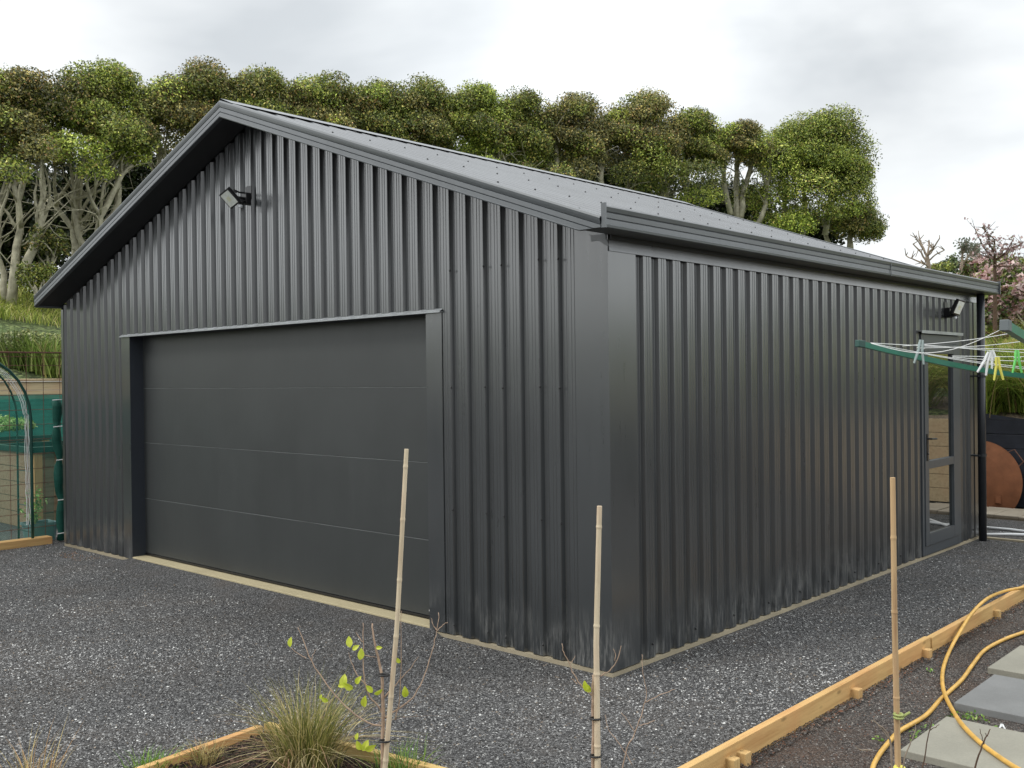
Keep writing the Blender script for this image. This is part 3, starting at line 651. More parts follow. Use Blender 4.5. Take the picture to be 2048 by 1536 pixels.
struct(blades(B,0,0,.30,.02,[(.20,.27,.04),(.34,.40,.07),(.48,.48,.14),(.52,.45,.20)],[.3,.35,.25,.1],.6,3,.4,name='long_grass'),'stuff')
# wire fence in the plane x=-8.15
XF=-8.15
WF=thing('wire_fence','rusty steel mesh fence panel beside the left garage corner','wire fence',(XF,-.9,0))
g=MB()
yr=onx(122,705,XF)[1]; zt_=onx(60,705,XF)[2]
g.tube([(XF,-2.6,zt_),(XF,yr+.1,zt_)],.011,6); g.tube([(XF,-2.6,zt_-.05),(XF,yr+.1,zt_-.05)],.004,5)
for i in range(16):
    y=yr-.02-i*.19; g.tube([(XF,y,.1),(XF,y,zt_)],.0035,4)
for z in np.arange(.2,zt_-.05,.17): g.tube([(XF+.004,-2.6,z),(XF+.004,yr+.1,z)],.0032,4)
g.build('mesh','rusty_wire',WF)
# tubular arch
AR=thing('garden_arch','curved green tubular garden arch wrapped in white twine at the left edge','garden arch',(XF+.06,onx(62,1085,XF)[1]-.6,0))
yl=onx(62,1085,XF)[1]
for k,(xo,r) in enumerate(((.05,.017),(-.35,.012))):
    pts=[(XF+xo,yl,0.02)]+[(XF+xo,yl,z) for z in (.5,1.0,1.45)]
    rr=.62
    for w in np.linspace(0,math.pi,15)[1:-1]: pts.append((XF+xo,yl-rr+rr*math.cos(w),1.45+.72*math.sin(w)))
    pts+=[(XF+xo,yl-2*rr,z) for z in (1.45,.8,.02)]
    g=MB(); g.tube(pts,r,8); g.build('hoop','dark_green_paint',AR,smooth=True)
for z in (.15,.45,.85,1.25): g=MB(); g.tube([(XF+.05,yl,z),(XF-.35,yl,z)],.006,5); g.build('cross_bar','dark_green_paint',AR)
for w in np.linspace(.3,2.8,6): g=MB(); g.tube([(XF+.05,yl-.62+.62*math.cos(w),1.45+.72*math.sin(w)),(XF-.35,yl-.62+.62*math.cos(w),1.45+.72*math.sin(w))],.006,5); g.build('cross_bar','dark_green_paint',AR)
g=MB()
for s in range(4):
    pts=[]
    for z in np.linspace(.25,1.5,18): pts.append((XF+.075+random.uniform(-.006,.008),yl-.035-.014*s+random.uniform(-.006,.006),z))
    for w in np.linspace(.1,1.7,9): pts.append((XF+.08+random.uniform(-.01,.02),yl-.05-.62+(.62-.015*s)*math.cos(w),1.45+(.70-.015*s)*math.sin(w)))
    g.tube(pts,.0032,4)
g.build('twine','white_cord',AR)
# shade cloth
def sheet(name,label,x,y0,y1,z0,z1,mat,cat='shade cloth',sag=.05):
    g=MB(); ny=14; nz=10
    def P(i,j):
        t=i/ny; u=j/nz; top=z1-(sag*math.sin(t*9)*.4+.10*(1-t)); return (x+.025*math.sin(t*11+u*4),y0+(y1-y0)*t,z0+(top-z0)*u)
    for i in range(ny):
        for j in range(nz): g.quad(P(i,j),P(i+1,j),P(i+1,j+1),P(i,j+1))
    o=g.build(name,mat,loc=(x,(y0+y1)/2,z0),smooth=True); return tag(o,label,cat)
sheet('shade_cloth','green see through shade cloth hung low on the wire fence beneath the arch',XF-.06,-2.6,onx(112,900,XF)[1],.03,onx(100,796,XF)[2]+.0,'shade_cloth')
sheet('shade_cloth','dense dark green shade cloth screen behind the lettuce beds',-12.9,-3.2,4.5,.75,1.72,'shade_cloth_dense')
CR=thing('cloth_roll','rolled dark green shade cloth tied upright against the garage corner','cloth roll',(XF+.02,onx(112,1080,XF)[1],0))
yc=onx(111,900,XF)[1]; zc=onx(111,800,XF)[2]; g=MB(); pts=[];rr=[]
for i,z in enumerate(np.linspace(zc,.03,22)):
    pts.append((XF+.03+.012*math.sin(i*1.7),yc+.045*(i/21)+.012*math.sin(i*.9),z)); rr.append(.050+.005*math.sin(i*1.25)-(.018 if i in(4,9,15,20) else 0))
g.tube(pts,rr,9); g.build('roll','cloth_roll',CR,smooth=True)
for i in (0,4,9,15,20): g=MB(); p=pts[i]; g.tube([(p[0]+.05,p[1]-.06,p[2]),(p[0]+.062,p[1],p[2]+.004),(p[0]+.05,p[1]+.07,p[2]+.006)],.006,5); g.build('tie','white_cord',CR)
# raised beds
def raised(x0,x1,y0,y1,h,label,labplants,posts=True):
    T=thing('raised_bed',label,'raised bed',((x0+x1)/2,(y0+y1)/2,0))
    n=5
    for i in range(n):
        g=MB(); a=h*i/n+.004; b_=h*(i+1)/n-.004; g.box((x1-.04,y0,a),(x1,y1,b_)); g.box((x0,y0,a),(x1-.041,y0+.04,b_)); g.box((x0,y1-.04,a),(x1-.041,y1,b_)); g.box((x0,y0+.041,a),(x0+.04,y1-.041,b_)); g.build('board','bed_timber_y',T,bevel=.003)
    for (yy) in (y0+.02,y1-.12): g=MB(); g.box((x1+.001,yy,0),(x1+.04,yy+.10,h)); g.build('post','pine_z',T)
    g=MB(); 
    g.box((x1-.06,y0-.03,h+.002),(x1+.06,y1+.03,h+.07)); g.box((x0-.03,y0-.03,h+.002),(x0+.06,y1+.03,h+.07)); g.box((x0+.06,y0-.03,h+.002),(x1-.06,y0+.06,h+.07)); g.build('rim','dark_green_paint',T)
    g=MB(); g.box((x0+.05,y0+.05,h-.1),(x1-.07,y1-.05,h-.01)); g.build('soil','bark_mulch',T)
    return T
raised(-13.0,-11.6,-2.6,1.42,1.02,'timber raised bed with green rim at the far left behind the arch','')
p2=onz(65,1060)
raised(p2[0]-1.2,p2[0],p2[1],p2[1]+2.4,.98,'timber raised bed with green rim close to the garage corner','')
LET=[(.16,.34,.05),(.26,.50,.10),(.40,.62,.18),(.5,.68,.25),(.2,.3,.08)]
YEL=[(.35,.45,.08),(.5,.6,.12),(.62,.68,.22),(.6,.6,.3),(.3,.4,.1)]
LG='lettuces growing in the raised beds'
for i,(px,pal) in enumerate([(5,LET),(24,LET),(40,LET)]):
    q=onx(px,858,-11.75); o=shrub('lettuce',['curly green lettuce in the far left raised bed at the frame edge','curly green lettuce in the middle of the far left raised bed','curly green lettuce nearest the arch leg in the far left raised bed'][i],px,848,12,16,14.8,pal,'lettuce',1.2,LG,.05,4,False,base=1.02)
for i,(px,pal) in enumerate([(82,YEL),(95,YEL),(121,YEL)]):
    shrub('lettuce',['yellow green lettuce in the nearer raised bed, left of its neighbour','yellow green lettuce in the nearer raised bed beside the cloth roll','yellow lettuce half hidden between the cloth roll and garage'][i],px,932-14,10,15,13.4,pal,'lettuce',1.2,LG,.05,4,False,base=.98)
# planter trough on the ground
pb=onz(88,1084); PB=thing('planter_trough','pale grey green plastic planter trough at the foot of the fence','planter',(pb[0]-.2,pb[1],0))
g=MB(); c0=np.array([-8.42,-.03,0]); 
def trough(g,c,hx,hy,h,flare):
    b=[(c[0]-hx,c[1]-hy,.01),(c[0]+hx,c[1]-hy,.01),(c[0]+hx,c[1]+hy,.01),(c[0]-hx,c[1]+hy,.01)]; t=[(c[0]+(x-c[0])*flare,c[1]+(y-c[1])*flare,h) for x,y,_ in b]
    for i in range(4): g.quad(b[i],b[(i+1)%4],t[(i+1)%4],t[i])
    t2=[(c[0]+(x-c[0])*1.08,c[1]+(y-c[1])*1.05,h+.002) for x,y,_ in t]; t3=[(x,y,h-.03) for x,y,_ in t2]
    for i in range(4): g.quad(t[i],t[(i+1)%4],t2[(i+1)%4],t2[i]); g.quad(t2[i],t2[(i+1)%4],t3[(i+1)%4],t3[i])
trough(g,c0,.12,.13,.22,1.2); g.build('trough','planter_plastic',PB)
g=MB(); g.box((c0[0]-.12,c0[1]-.13,.17),(c0[0]+.12,c0[1]+.13,.19)); g.build('soil','bark_mulch',PB)
o=thing('herb_plant','small pale leafy herb growing in the planter trough','plant',(c0[0],c0[1]-.05,.19)); g=MB(); P=[]
for i in range(9):
    e=c0+np.array([RNG.normal()*.08,RNG.normal()*.08-.05,.35+RNG.random()*.25]); pts=limb(g,c0+np.array([0,-.05,.18]),e,.004,.002,.1,5); P+=[q+RNG.normal(size=3)*.02 for q in pts[1:] for _ in range(6)]
g.build('stem','tie_green',o); P=np.array(P); npmesh('leaves',leafquads(P,RNG.normal(size=P.shape),.05,.022),4,tints(len(P),LET,[.2,.3,.3,.1,.1]),'foliage',o)
# sleeper on ground under the fence
o=MB(); a=onz(-40,1106); b=onz(92,1082)
o.obox((XF+.02,-.85,.03),(.07,0,0),(0,.82,0),(0,0,.055)); tag(o.build('timber_sleeper','pine_y',loc=(XF,-.85,0),bevel=.006),'pale timber sleeper lying on the gravel under the mesh fence','sleeper')

# ================================================================ RIGHT SIDE
# stone ledge and rusty disc
o=MB(); NSEG=16; random.seed(3)
for i in range(NSEG):
    x0_=-2.2+i*.30; j=random.uniform(-.03,.03); o.box((x0_,8.62+j,-.1),(x0_+.297,9.42,.012),0); o.box((x0_+.002,8.63+j,.013),(x0_+.295,9.42,.035+random.uniform(-.008,.008)),1)
tag(o.build('stone_ledge',['ledge_stone','ledge_top'],loc=(0,9.4,0),bevel=.012),'rough stone ledge at the foot of the black retaining wall','stone ledge')
DC=thing('fire_pit_lid','large round rusty steel disc leaning on the black retaining wall','steel disc',(-.93,9.6,-.08))
g=MB(); rad=.60; ctr=ony(1952,966,9.60); tilt=.20; uu=np.array([1,0,0.]); vv=np.array([0,math.sin(tilt),math.cos(tilt)]); nn_=np.cross(uu,vv)
rings=[(1.,-.0),(1.,.012),(.97,.016),(.85,.05),(.65,.085),(.4,.11),(.15,.122),(.001,.124)]
N=48; base_i=0
for (r,h) in rings:
    for j in range(N):
        w=2*math.pi*j/N; g.v.append(tuple(ctr+rad*r*(uu*math.cos(w)+vv*math.sin(w))+nn_*h*(1)))
for k in range(len(rings)-1):
    for j in range(N): g.f.append((k*N+j,k*N+(j+1)%N,(k+1)*N+(j+1)%N,(k+1)*N+j)); g.mi.append(0)
g.f.append(tuple(range(N))[::-1]); g.mi.append(0)
g.build('disc','rust_steel',DC,smooth=False)
hc=lambda w,r:ctr+rad*r*(uu*math.cos(w)+vv*math.sin(w))
g=MB(); g.tube([hc(.86,.97),hc(.80,1.13),hc(.50,1.13),hc(.44,.97)],.008,6); g.build('handle','rusty_wire',DC)
g=MB(); q=ctr+uu*.33-vv*.22+nn_*.075; g.obox(q,uu*.035,vv*.05,nn_*.035); g.build('foot_bracket','rust_steel',DC,bevel=.004)
# white pipes on ground
for i,(p0,p1) in enumerate((((1960,1054),(2075,1066)),((1950,1069),(2075,1070)))):
    a=onz(*p0,z=.02); b=onz(*p1,z=.02); g=MB(); g.tube([a,(a+b)/2+np.array([0,.05,0]) ,b,b+(b-a)*.8+np.array([0,.2,0])],.016,8); tag(g.build('white_pipe','white_plastic',loc=tuple(a),smooth=True),['thin white pipe on the gravel nearest the stone ledge','thin white pipe on the gravel nearer the kerb strip'][i],'pipe')
# tall grasses
GC=[(.12,.20,.03),(.22,.33,.05),(.34,.44,.08),(.50,.52,.13),(.40,.32,.14)]
GGR='tall arching grasses planted above the black retaining wall'
gl=[(-1.15,10.35,1.0,'tall grass clump tight against the downpipe'),(-.55,10.5,1.05,'tall arching grass clump right of the downpipe above the disc'),(.0,10.3,1.0,'tall grass clump at the right frame edge above the black wall'),(-.95,11.3,.95,'yellowish grass clump farther back by the terrace board'),(-.2,11.4,.95,'yellow tipped grass clump behind the right hand clumps'),(1.3,11.0,1.,'grass clump just past the right frame edge, mirrored in the door'),(2.3,10.8,1.,'second grass clump past the right frame edge'),(3.3,11.,1.,'third grass clump past the right frame edge'),(4.5,10.9,1.,'fourth grass clump past the right frame edge'),(5.8,11.,1.,'fifth grass clump past the right frame edge')]
for i,(x,y,h,lab) in enumerate(gl):
    b=(x,y,bank_h(x,y)); o=thing('tall_grass',lab,'grass clump',b,GGR); blades(b,1100,.15,h*1.05,.012,GC if i<3 else GC[1:]+[(.5,.46,.14)],[.22,.3,.25,.15,.08],.75,6,.75,parent=o,name='blades')
# blossom shrubs / hedge
PK=[(.42,.24,.23),(.62,.44,.42),(.75,.60,.56),(.28,.27,.10),(.20,.27,.06)]
PKG=[(.10,.14,.03),(.20,.25,.05),(.45,.30,.27),(.60,.42,.38),(.28,.14,.09)]
PGR='pink flowering shrubs on the bank beyond the downpipe'
def blossom(label,px,py,hw,hh,d,mixp,dens=1.): 
    o=shrub('flowering_shrub',label,px,py,hw,hh,d,[(.05,.08,.02),(.10,.15,.03),(.20,.22,.07),(.16,.08,.06),(.07,.05,.03)],'flowering shrub',.8*dens,PGR,.08,7)
    k=d/F; c=atd(px,py,d); n=int(mixp*hw*hh*.095); P,q=clump_pts(c,(hw*k*1.05,hw*k*.6,hh*k*1.05),n,.5,-.8); npmesh('blossom',leafquads(P,q,.11,.09,1.,.3),4,tints(len(P),PK,[.15,.35,.3,.1,.1],.2),'petal',o)
blossom('pink flowering shrub beside the downpipe at gutter height',1985,630,45,55,15.5,8)
blossom('pink flowering shrub at the right frame edge above the terrace boards',2050,610,45,50,15.2,8)
blossom('pale pink shrub behind the end of the gutter',2010,565,60,35,17.,10)
shrub('hedge','grey green hedge on the skyline just beyond the gutter end',1905,535,45,26,21.5,[(.05,.08,.03),(.09,.13,.05),(.15,.19,.07),(.2,.22,.09),(.08,.07,.04)],'hedge',1.,size=.08,clumps=8)
shrub('hedge','yellow green hedge on the skyline at the right frame edge',2035,535,60,28,21.,[(.12,.17,.03),(.22,.28,.05),(.33,.36,.09),(.4,.38,.2),(.45,.3,.25)],'hedge',1.,size=.08,clumps=8)
blossom('pale pink shrub on the skyline left of the blossom tree',1960,545,35,28,20.,9)
shrub('shrub','low yellow green shrub peeping over the far end of the gutter',1880,535,18,14,20.,GREEN_NEW,size=.06,clumps=4)
shrub('shrub','low bright green ground plant between the terrace boards',2015,712,45,10,15.,GREEN_NEW,size=.05,clumps=6)
# sparse trees
def recur(g,p,d,L,r,depth,ends,spread=.5,upb=.25,k=3):
    e=p+d*L; m=p+d*L*.5+RNG.normal(size=3)*L*.05; g.tube([p,m,e],[r,r*.85,r*.68],5,caps=False); ends.append(m); ends.append(e)
    if depth==0: return
    for i in range(k if depth>1 else 2):
        nd=unit(d+RNG.normal(size=3)*spread+np.array([0,0,upb])); recur(g,p+d*L*random.uniform(.45,1.),nd,L*random.uniform(.6,.85),r*.62,depth-1,ends,spread,upb,k)
def bare(name,label,px,py,ty,d,spread,mat,k,petals=0,upb=.25,leafc=None,cat='tree',r=.035,depth=4):
    b=atd(px,py,d); h=(py-ty)*d/F; o=thing(name,label,cat,b); g=MB(); ends=[]; recur(g,b,np.array([0,0,1.]),h*.36,r,depth,ends,spread,upb,k); g.build('branches',mat,o)
    if petals:
        E=np.array(ends); P=E[RNG.integers(0,len(E),petals)]+RNG.normal(size=(petals,3))*.05; npmesh('blossom' if leafc is None else 'leaves',leafquads(P,RNG.normal(size=P.shape),.055,.045,1.,.2),4,tints(petals,leafc or PK,[.2,.35,.3,.1,.05],.2),'petal',o)
g=MB(); ct=atd(1992,745,14.8); 
ch=thing('blossom_tree','slender tree with pale pink blossom standing above the gutter end','blossom tree',ct); top=atd(1990,520,14.8); top2=atd(1992,500,14.8)
g.tube([ct,atd(1990,640,14.8),top],[.04,.032,.024],8); ends=[]
for tgt,rr_ in (((1975,470),.018),((1950,458),.014),((2025,480),.016),((2045,488),.013),((2060,510),.012),((1962,510),.01),((2050,530),.01),((1965,455),.012),((2005,490),.012)):
    s0=top if random.random()<.6 else top+(ct-top)*.06; pts=limb(g,s0,atd(*tgt,14.8+random.uniform(-.6,.6)),rr_,.005,.1,7,.06); ends+=pts[2:]
    for q in pts[2:]:
        for _ in range(3):
            e=q+unit(RNG.normal(size=3)*np.array([1,1,.6])+np.array([0,0,.2]))*random.uniform(.08,.22); g.tube([q,e],[.005,.002],4,caps=False); ends.append(e); ends.append((q+e)/2)
g.build('branches','twig_brown',ch); E=np.array(ends); P=E[RNG.integers(0,len(E),480)]+RNG.normal(size=(480,3))*.03; npmesh('blossom',leafquads(P,RNG.normal(size=P.shape),.05,.04,1.,.2),4,tints(480,[(.30,.20,.20),(.5,.36,.36),(.62,.48,.46),(.2,.2,.12),(.25,.2,.15)],[.3,.3,.2,.1,.1],.2),'petal',ch)
bt=atd(1858,548,19.); o=thing('bare_tree','leafless grey tree on the skyline just past the far roof end','tree',bt); g=MB(); fk=atd(1854,512,19.); g.tube([bt,atd(1857,530,19.),fk],[.045,.04,.034],7)
for st,tgt,r_ in ((fk,(1838,472),.024),(fk,(1879,477),.024),(fk,(1858,480),.02),(bt*.5+fk*.5,(1812,511),.02),(bt*.4+fk*.6,(1826,488),.022),(bt*.3+fk*.7,(1889,500),.018),(fk,(1868,494),.016),(fk,(1832,476),.014),(bt*.6+fk*.4,(1842,520),.014)):
    q_=limb(g,st,atd(*tgt,19+random.uniform(-.4,.4)),r_,.011,-.06,7,.05)
    for j in range(5):
        z_=q_[random.choice((3,4,5,6))]; g.tube([z_,z_+unit(RNG.normal(size=3)*.6+np.array([0,0,.5]))*random.uniform(.05,.16)],[.010,.006],5)
g.build('branches','twig_grey',o)
bare('bare_tree','thin twiggy tree on the skyline left of the blossom tree',1925,545,470,20.,.4,'twig_grey',3,260,.5,[(.18,.2,.15)]*5,r=.03,depth=4)
bare('bare_tree','faint twiggy tree on the skyline beside the thin one',1950,545,480,21.,.4,'twig_grey',3,260,.5,[(.18,.2,.15)]*5,r=.028,depth=4)

# timber edging along the gravel, with pegs
EG=thing('timber_edging','long pale pine edging board between the gravel and the paving','edging board',(1.15,2,-.1))
segs=[(-4.6,-1.35),(-1.34,2.05),(2.06,5.2),(5.21,6.75)]
for i,(a,b) in enumerate(segs):
    g=MB(); g.box((1.135+.012*i*(i<3)-.012*i*.4,a,-.13),(1.177+.012*i*(i<3)-.012*i*.4,b,.035+.004*(i%2))); g.build('board','pine_y',EG,bevel=.003)
for (px,py) in ((1430,1505),(1480,1500),(1712,1376),(1858,1298),(1983,1218)):
    q=onz(px,py,-.01); x=1.205; y=q[1]; g=MB(); g.box((x-.025,y-.028,-.14),(x+.028,y+.028,-.012)); g.build('peg','pine_z',EG,bevel=.004)
BE=thing('bed_edging','pale pine edging boards around the corner planting bed','edging board',(-.8,-1.95,0))
def bedboard(a,b):
    a=np.array(a,float); b=np.array(b,float); d=unit(b-a); n=np.array([-d[1],d[0],0])*.021; m=(a+b)/2; m[2]=.0; g=MB(); g.obox(m,(b-a)/2,n,(0,0,.055)); g.build('board','pine_x' if abs(d[0])>.5 else 'pine_y',BE,bevel=.003)
bedboard((-.80,-1.955,0),(1.13,-1.655,0)); bedboard((-.79,-2.0,0),(-.46,-5.5,0))
# pavers
for i,(x0_,x1_,y0_,y1_,mat,lab,dz) in enumerate(((1.745,2.66,.075,.73,'paver_tan','tan concrete paving slab nearest the bottom right corner under the hose',0),(1.70,2.56,.98,1.70,'paver_grey','blue grey concrete paving slab between the two others',.004),(1.62,2.5,1.83,2.53,'paver_tan','tan concrete paving slab farthest along the right edge',.002))):
    g=MB(); g.box((x0_,y0_,-.09),(x1_,y1_,-.042+dz)); tag(g.build('paving_slab',mat,loc=((x0_+x1_)/2,(y0_+y1_)/2,-.1),bevel=.004),lab,'paving slab','concrete paving slabs in a row')
# hose
def smoothpath(P,n=6):
    P=[np.array(p,float) for p in P]; P=[P[0]]+P+[P[-1]]; out=[]
    for i in range(1,len(P)-2):
        for t in np.linspace(0,1,n,endpoint=False):
            a,b,c,d=P[i-1:i+3]; out.append(.5*((2*b)+(-a+c)*t+(2*a-5*b+4*c-d)*t*t+(-a+3*b-3*c+d)*t**3))
    out.append(P[-2]); return out
hp=[(2070,1166,.05),(2048,1174,.05),(2010,1182,.05),(1975,1197,'b'),(1945,1225,'b'),(1925,1255,'b'),(1900,1300,-.062),(1886,1340,-.062),(1887,1380,-.062),(1905,1420,-.06),(1925,1450,-.03),(1960,1485,-.03),(2000,1515,-.03),(2040,1540,-.03),(2120,1580,-.03)]
hp2=[(2110,1240,-.062),(2048,1264,-.062),(2010,1278,-.062),(1970,1300,-.062),(1945,1330,-.062),(1925,1358,-.062),(1900,1382,-.065),(1880,1400,-.075),(1850,1432,-.062),(1800,1462,-.062),(1775,1488,-.062),(1755,1515,-.062),(1745,1545,-.062),(1760,1600,-.062)]
H1=thing('garden_hose','yellow garden hose looping over the edging board and paving slabs','hose',(1.8,1.2,-.1))
for hh in (hp,hp2):
    g=MB(); g.tube(smoothpath([onx(a,b,1.222) if z=='b' else onz(a,b,z) for a,b,z in hh]),.0125,8); g.build('hose_run','hose_yellow',H1,smooth=True)
# clothes pegs
def peg(T0,mat,c,tilt,label,group,spr='bright_wire',ground=False,sc=.88):
    c=np.array(c,float); o=thing('clothes_peg',label,'clothes peg',c,group)
    fw=unit(RW@np.array([0,0,1.])); rt=unit(RW@np.array([1.,0,0])); dn=np.array([0,0,-1.])
    if ground: dn=unit(np.array([.5,-.6,0])); 
    rt2=rt*math.cos(tilt)+dn*math.sin(tilt); dn2=-rt*math.sin(tilt)+dn*math.cos(tilt)
    for s in (-1,1):
        g=MB(); L=.075*sc; top=c+rt2*s*.004; 
        pts=[c-dn2*.014+rt2*s*.004,c+rt2*s*.005,c+dn2*.025*sc+rt2*s*.006,c+dn2*L+rt2*s*.016]
        g.tube(pts,[.0035,.0045,.005,.0035],6); g.build('peg_half',mat,o)
    g=MB(); g.tube([c+dn2*.014-rt2*.012,c+dn2*.014+rt2*.012],.003,5); g.build('spring',spr,o)
# clothesline
CLR=thing('rotary_clothesline','green rotary clothesline with two arms reaching in from the right edge','clothesline',(3.6,-.2,-.1))
HUB=np.array([3.55,.35,1.80]); a0=atd(1722,688,3.2); a1=atd(2048,742,3.75)
dirA=unit(a1-a0); HUB=a0+dirA*1.75
def arm(a,b,w,n,ph):
    side=unit(np.cross(b-a,[0,0,1.])); up=np.cross(side,unit(b-a)); g=MB(); pts=[a+(b-a)*t-np.array([0,0,.022])*math.sin(math.pi*min(1,t*1.2)) for t in np.linspace(0,1,16)]
    for p,q in zip(pts,pts[1:]): g.obox((p+q)/2,(q-p)/2*1.002,side*w*.4,up*w*.5)
    o=g.build('arm','green_powdercoat',CLR); g=MB(); g.obox(a-unit(b-a)*.004,unit(b-a)*.016,side*w*.5,up*w*.62); g.build('arm_cap',ph,o,bevel=.002); return pts
ptsA=arm(a0,HUB,.018,0,'dark_green_paint')
b0=atd(2012,652,3.0); b0b=atd(2016,648,3.); dirB=HUB+np.array([0,0,.03])
ptsB=arm(b0,dirB,.027,0,'grey_rubber')
c0_=HUB+(HUB-a0)*.95; d0_=HUB+(HUB-b0)*.95; ptsC=arm(c0_,HUB,.021,0,'dark_green_paint'); ptsD=arm(d0_,HUB,.021,0,'dark_green_paint')
g=MB(); g.tube([(HUB[0],HUB[1],-.1),(HUB[0],HUB[1],HUB[2]+.08)],.025,12); g.build('pole','green_powdercoat',CLR,smooth=True)
g=MB(); g.tube([(HUB[0],HUB[1],HUB[2]-.08),(HUB[0],HUB[1],HUB[2]+.06)],.05,12); g.build('hub','grey_rubber',CLR,smooth=True)
def cord(p,q,sag,r=.0013):
    g=MB(); g.tube([p+(q-p)*t-np.array([0,0,sag])*math.sin(math.pi*t) for t in np.linspace(0,1,14)],r,5); g.build('line','white_cord',CLR,smooth=True)
cord(atd(1740,686,3.22),atd(2016,652,3.02),.055); cord(atd(1740,686,3.22),atd(2090,700,4.3),.004); cord(atd(1740,686,3.22),atd(2120,745,3.9),.012)
cord(atd(1805,692,3.3),atd(2100,650,3.6),.012); cord(atd(1840,696,3.35),atd(2110,672,3.7),.012); cord(atd(1850,690,3.35),atd(2100,708,3.9),.003)
cord(atd(1905,714,3.5),atd(2110,722,3.6),.006); cord(atd(1905,712,3.5),atd(2110,712,4.1),.003); cord(atd(1800,698,3.3),atd(2110,740,3.8),.008)
PEGG='clothes pegs clipped to the lines'
WP=[(.58,.6,.6)]
MT['clear_plastic']=simple('clear_plastic_',(.33,.40,.39),.25,.1)
peg(0,'clear_plastic',atd(1842,688,3.3),.12,'translucent grey clothes peg alone on the line in front of the side door',PEGG)
peg(0,'white_plastic',atd(1976,712,3.45),.35,'white clothes peg leftmost of the cluster by the downpipe',PEGG)
peg(0,'white_plastic',atd(1985,708,3.62),-.25,'white clothes peg tucked behind the leftmost one of the cluster',PEGG,sc=.7)
peg(0,'yellow_plastic',atd(1995,722,3.45),-.05,'pale yellow clothes peg beside the downpipe',PEGG)
peg(0,'green_plastic',atd(2034,708,3.5),.0,'bright green clothes peg at the right frame edge',PEGG)
q=onz(2004,1450,-.062); peg(0,'white_plastic',q,.4,'white clothes peg lying on the ground between two slabs',PEGG,ground=True)
q=onz(1982,1296,-.09); peg(0,'mint_plastic',q,.9,'mint green clothes peg lying on the ground by the hose',PEGG,ground=True,sc=.8)

# ================================================================ STAKES AND SAPLINGS
def stake(label,top,bot,r,mat,bends=(),nodes=()):
    top=np.array(top,float); bot=np.array(bot,float); o=thing('bamboo_stake',label,'bamboo stake',bot,'bamboo stakes in the foreground'); g=MB(); pts=[];rr=[]
    bs=dict(bends)
    for t in sorted(set(list(np.linspace(0,1,14))+[k+d for k in nodes for d in (-.008,0,.008)])):
        off=sum(amp*max(0,1-abs(t-k)/max(k,1-k)) for k,amp in bends); rt=unit(RW@np.array([1.,0,0]))
        pts.append(bot+(top-bot)*t+rt*off); rr.append(r*(1.05-.2*t)*(1.16 if any(abs(t-k)<.001 for k in nodes) else 1))
    g.tube(pts,rr,12); g.build('cane',mat,o,smooth=False); return o,pts
s1,_=stake('pale bamboo stake leftmost, in front of the garage door beside a leafy sapling',atd(813,898,4.3),atd(764,1606,4.3),.0110,'bamboo_pale',((.5,.012),),(.12,.3,.47,.63,.8,.95))
s2,_=stake('bamboo stake standing in front of the garage corner',atd(1200,1012,4.2),atd(1196,1612,4.2),.0128,'bamboo_pale',((.55,-.012),),(.2,.44,.60,.93))
g=MB()
s3,_=stake('bamboo stake rightmost, with a green tie, in front of the side wall',atd(1786,955,3.9),atd(1799,1665,3.9),.0118,'bamboo',((.6,-.004),),(.15,.38,.62,.83))
for (px,py,so) in ((1797,1435,s3),):
    g=MB(); c=atd(px,py,3.88); rt=unit(RW@np.array([1.,0,0])); fw=unit(RW@np.array([0,0,1.]))
    for kk in range(2): g.tube([c+(rt*math.cos(w)+fw*math.sin(w))*.016+np.array([0,0,.004*kk*3]) for w in np.linspace(0,6.283,12)],.005,6)
    g.tube([c+rt*.014,c+rt*.03+np.array([0,0,.012]),c+rt*.045+np.array([0,0,.02])],.005,6); g.build('tie','tie_green',so)
g=MB(); c=atd(1799,1536,3.88); g.tube([c+(rt*math.cos(w)+fw*math.sin(w))*.017 for w in np.linspace(0,6.283,12)],.007,6); g.build('tie','yellow_plastic',s3)
for so,pp,dd in ((s1,((770,1350),(772,1482)),4.3),(s2,((1194,1437),(1194,1512)),4.2)):
    for (px,py) in pp:
        g=MB(); c=atd(px,py,dd)-rt*.006; g.tube([c+(rt*math.cos(w)*1.5+fw*math.sin(w))*.015 for w in np.linspace(0,6.283,14)],.0045,6); g.build('tie','tree_tie_black',so)
def pathpx(g,P,d,r0,r1):
    pts=[atd(a,b,d+(c if len(q)>2 else 0)) for q in P for a,b,c in [(q+(0,))[:3]]]; sp=smoothpath(pts,4); sp=[p+RNG.normal(size=3)*.0012 for p in sp]; g.tube(sp,list(np.linspace(r0,r1,len(sp))),6); return sp
LEAF=[(.42,.56,.05),(.50,.62,.08),(.36,.50,.06)]
def leafobj(o,px,py,d,L,ang,face=.3):
    # a single cupped leaf: 2x6 grid with midrib fold
    c=atd(px,py,d); rt=unit(RW@np.array([1.,0,0])); up=np.array([0,0,1.]); fw=unit(RW@np.array([0,0,1.]))
    ax=rt*math.sin(ang)+up*math.cos(ang); ax=unit(ax+fw*random.uniform(-.4,.4)); sd=unit(np.cross(ax,fw)*math.cos(face)+fw*math.sin(face)); nn=np.cross(ax,sd); g=MB(); n=7
    row=[]
    for i in range(n+1):
        t=i/n; w=L*.30*math.sin(math.pi*min(1,t**.85))**.8 if 0<t<1 else .0008; m=c+ax*L*t-nn*L*.18*t*t; row.append((m-sd*w+nn*w*.35,m,m+sd*w+nn*w*.35))
    for a,b in zip(row,row[1:]): g.quad(a[0],a[1],b[1],b[0]); g.quad(a[1],a[2],b[2],b[1])
    ob=g.build('leaf','sapling_leaf',o,smooth=True); return ob
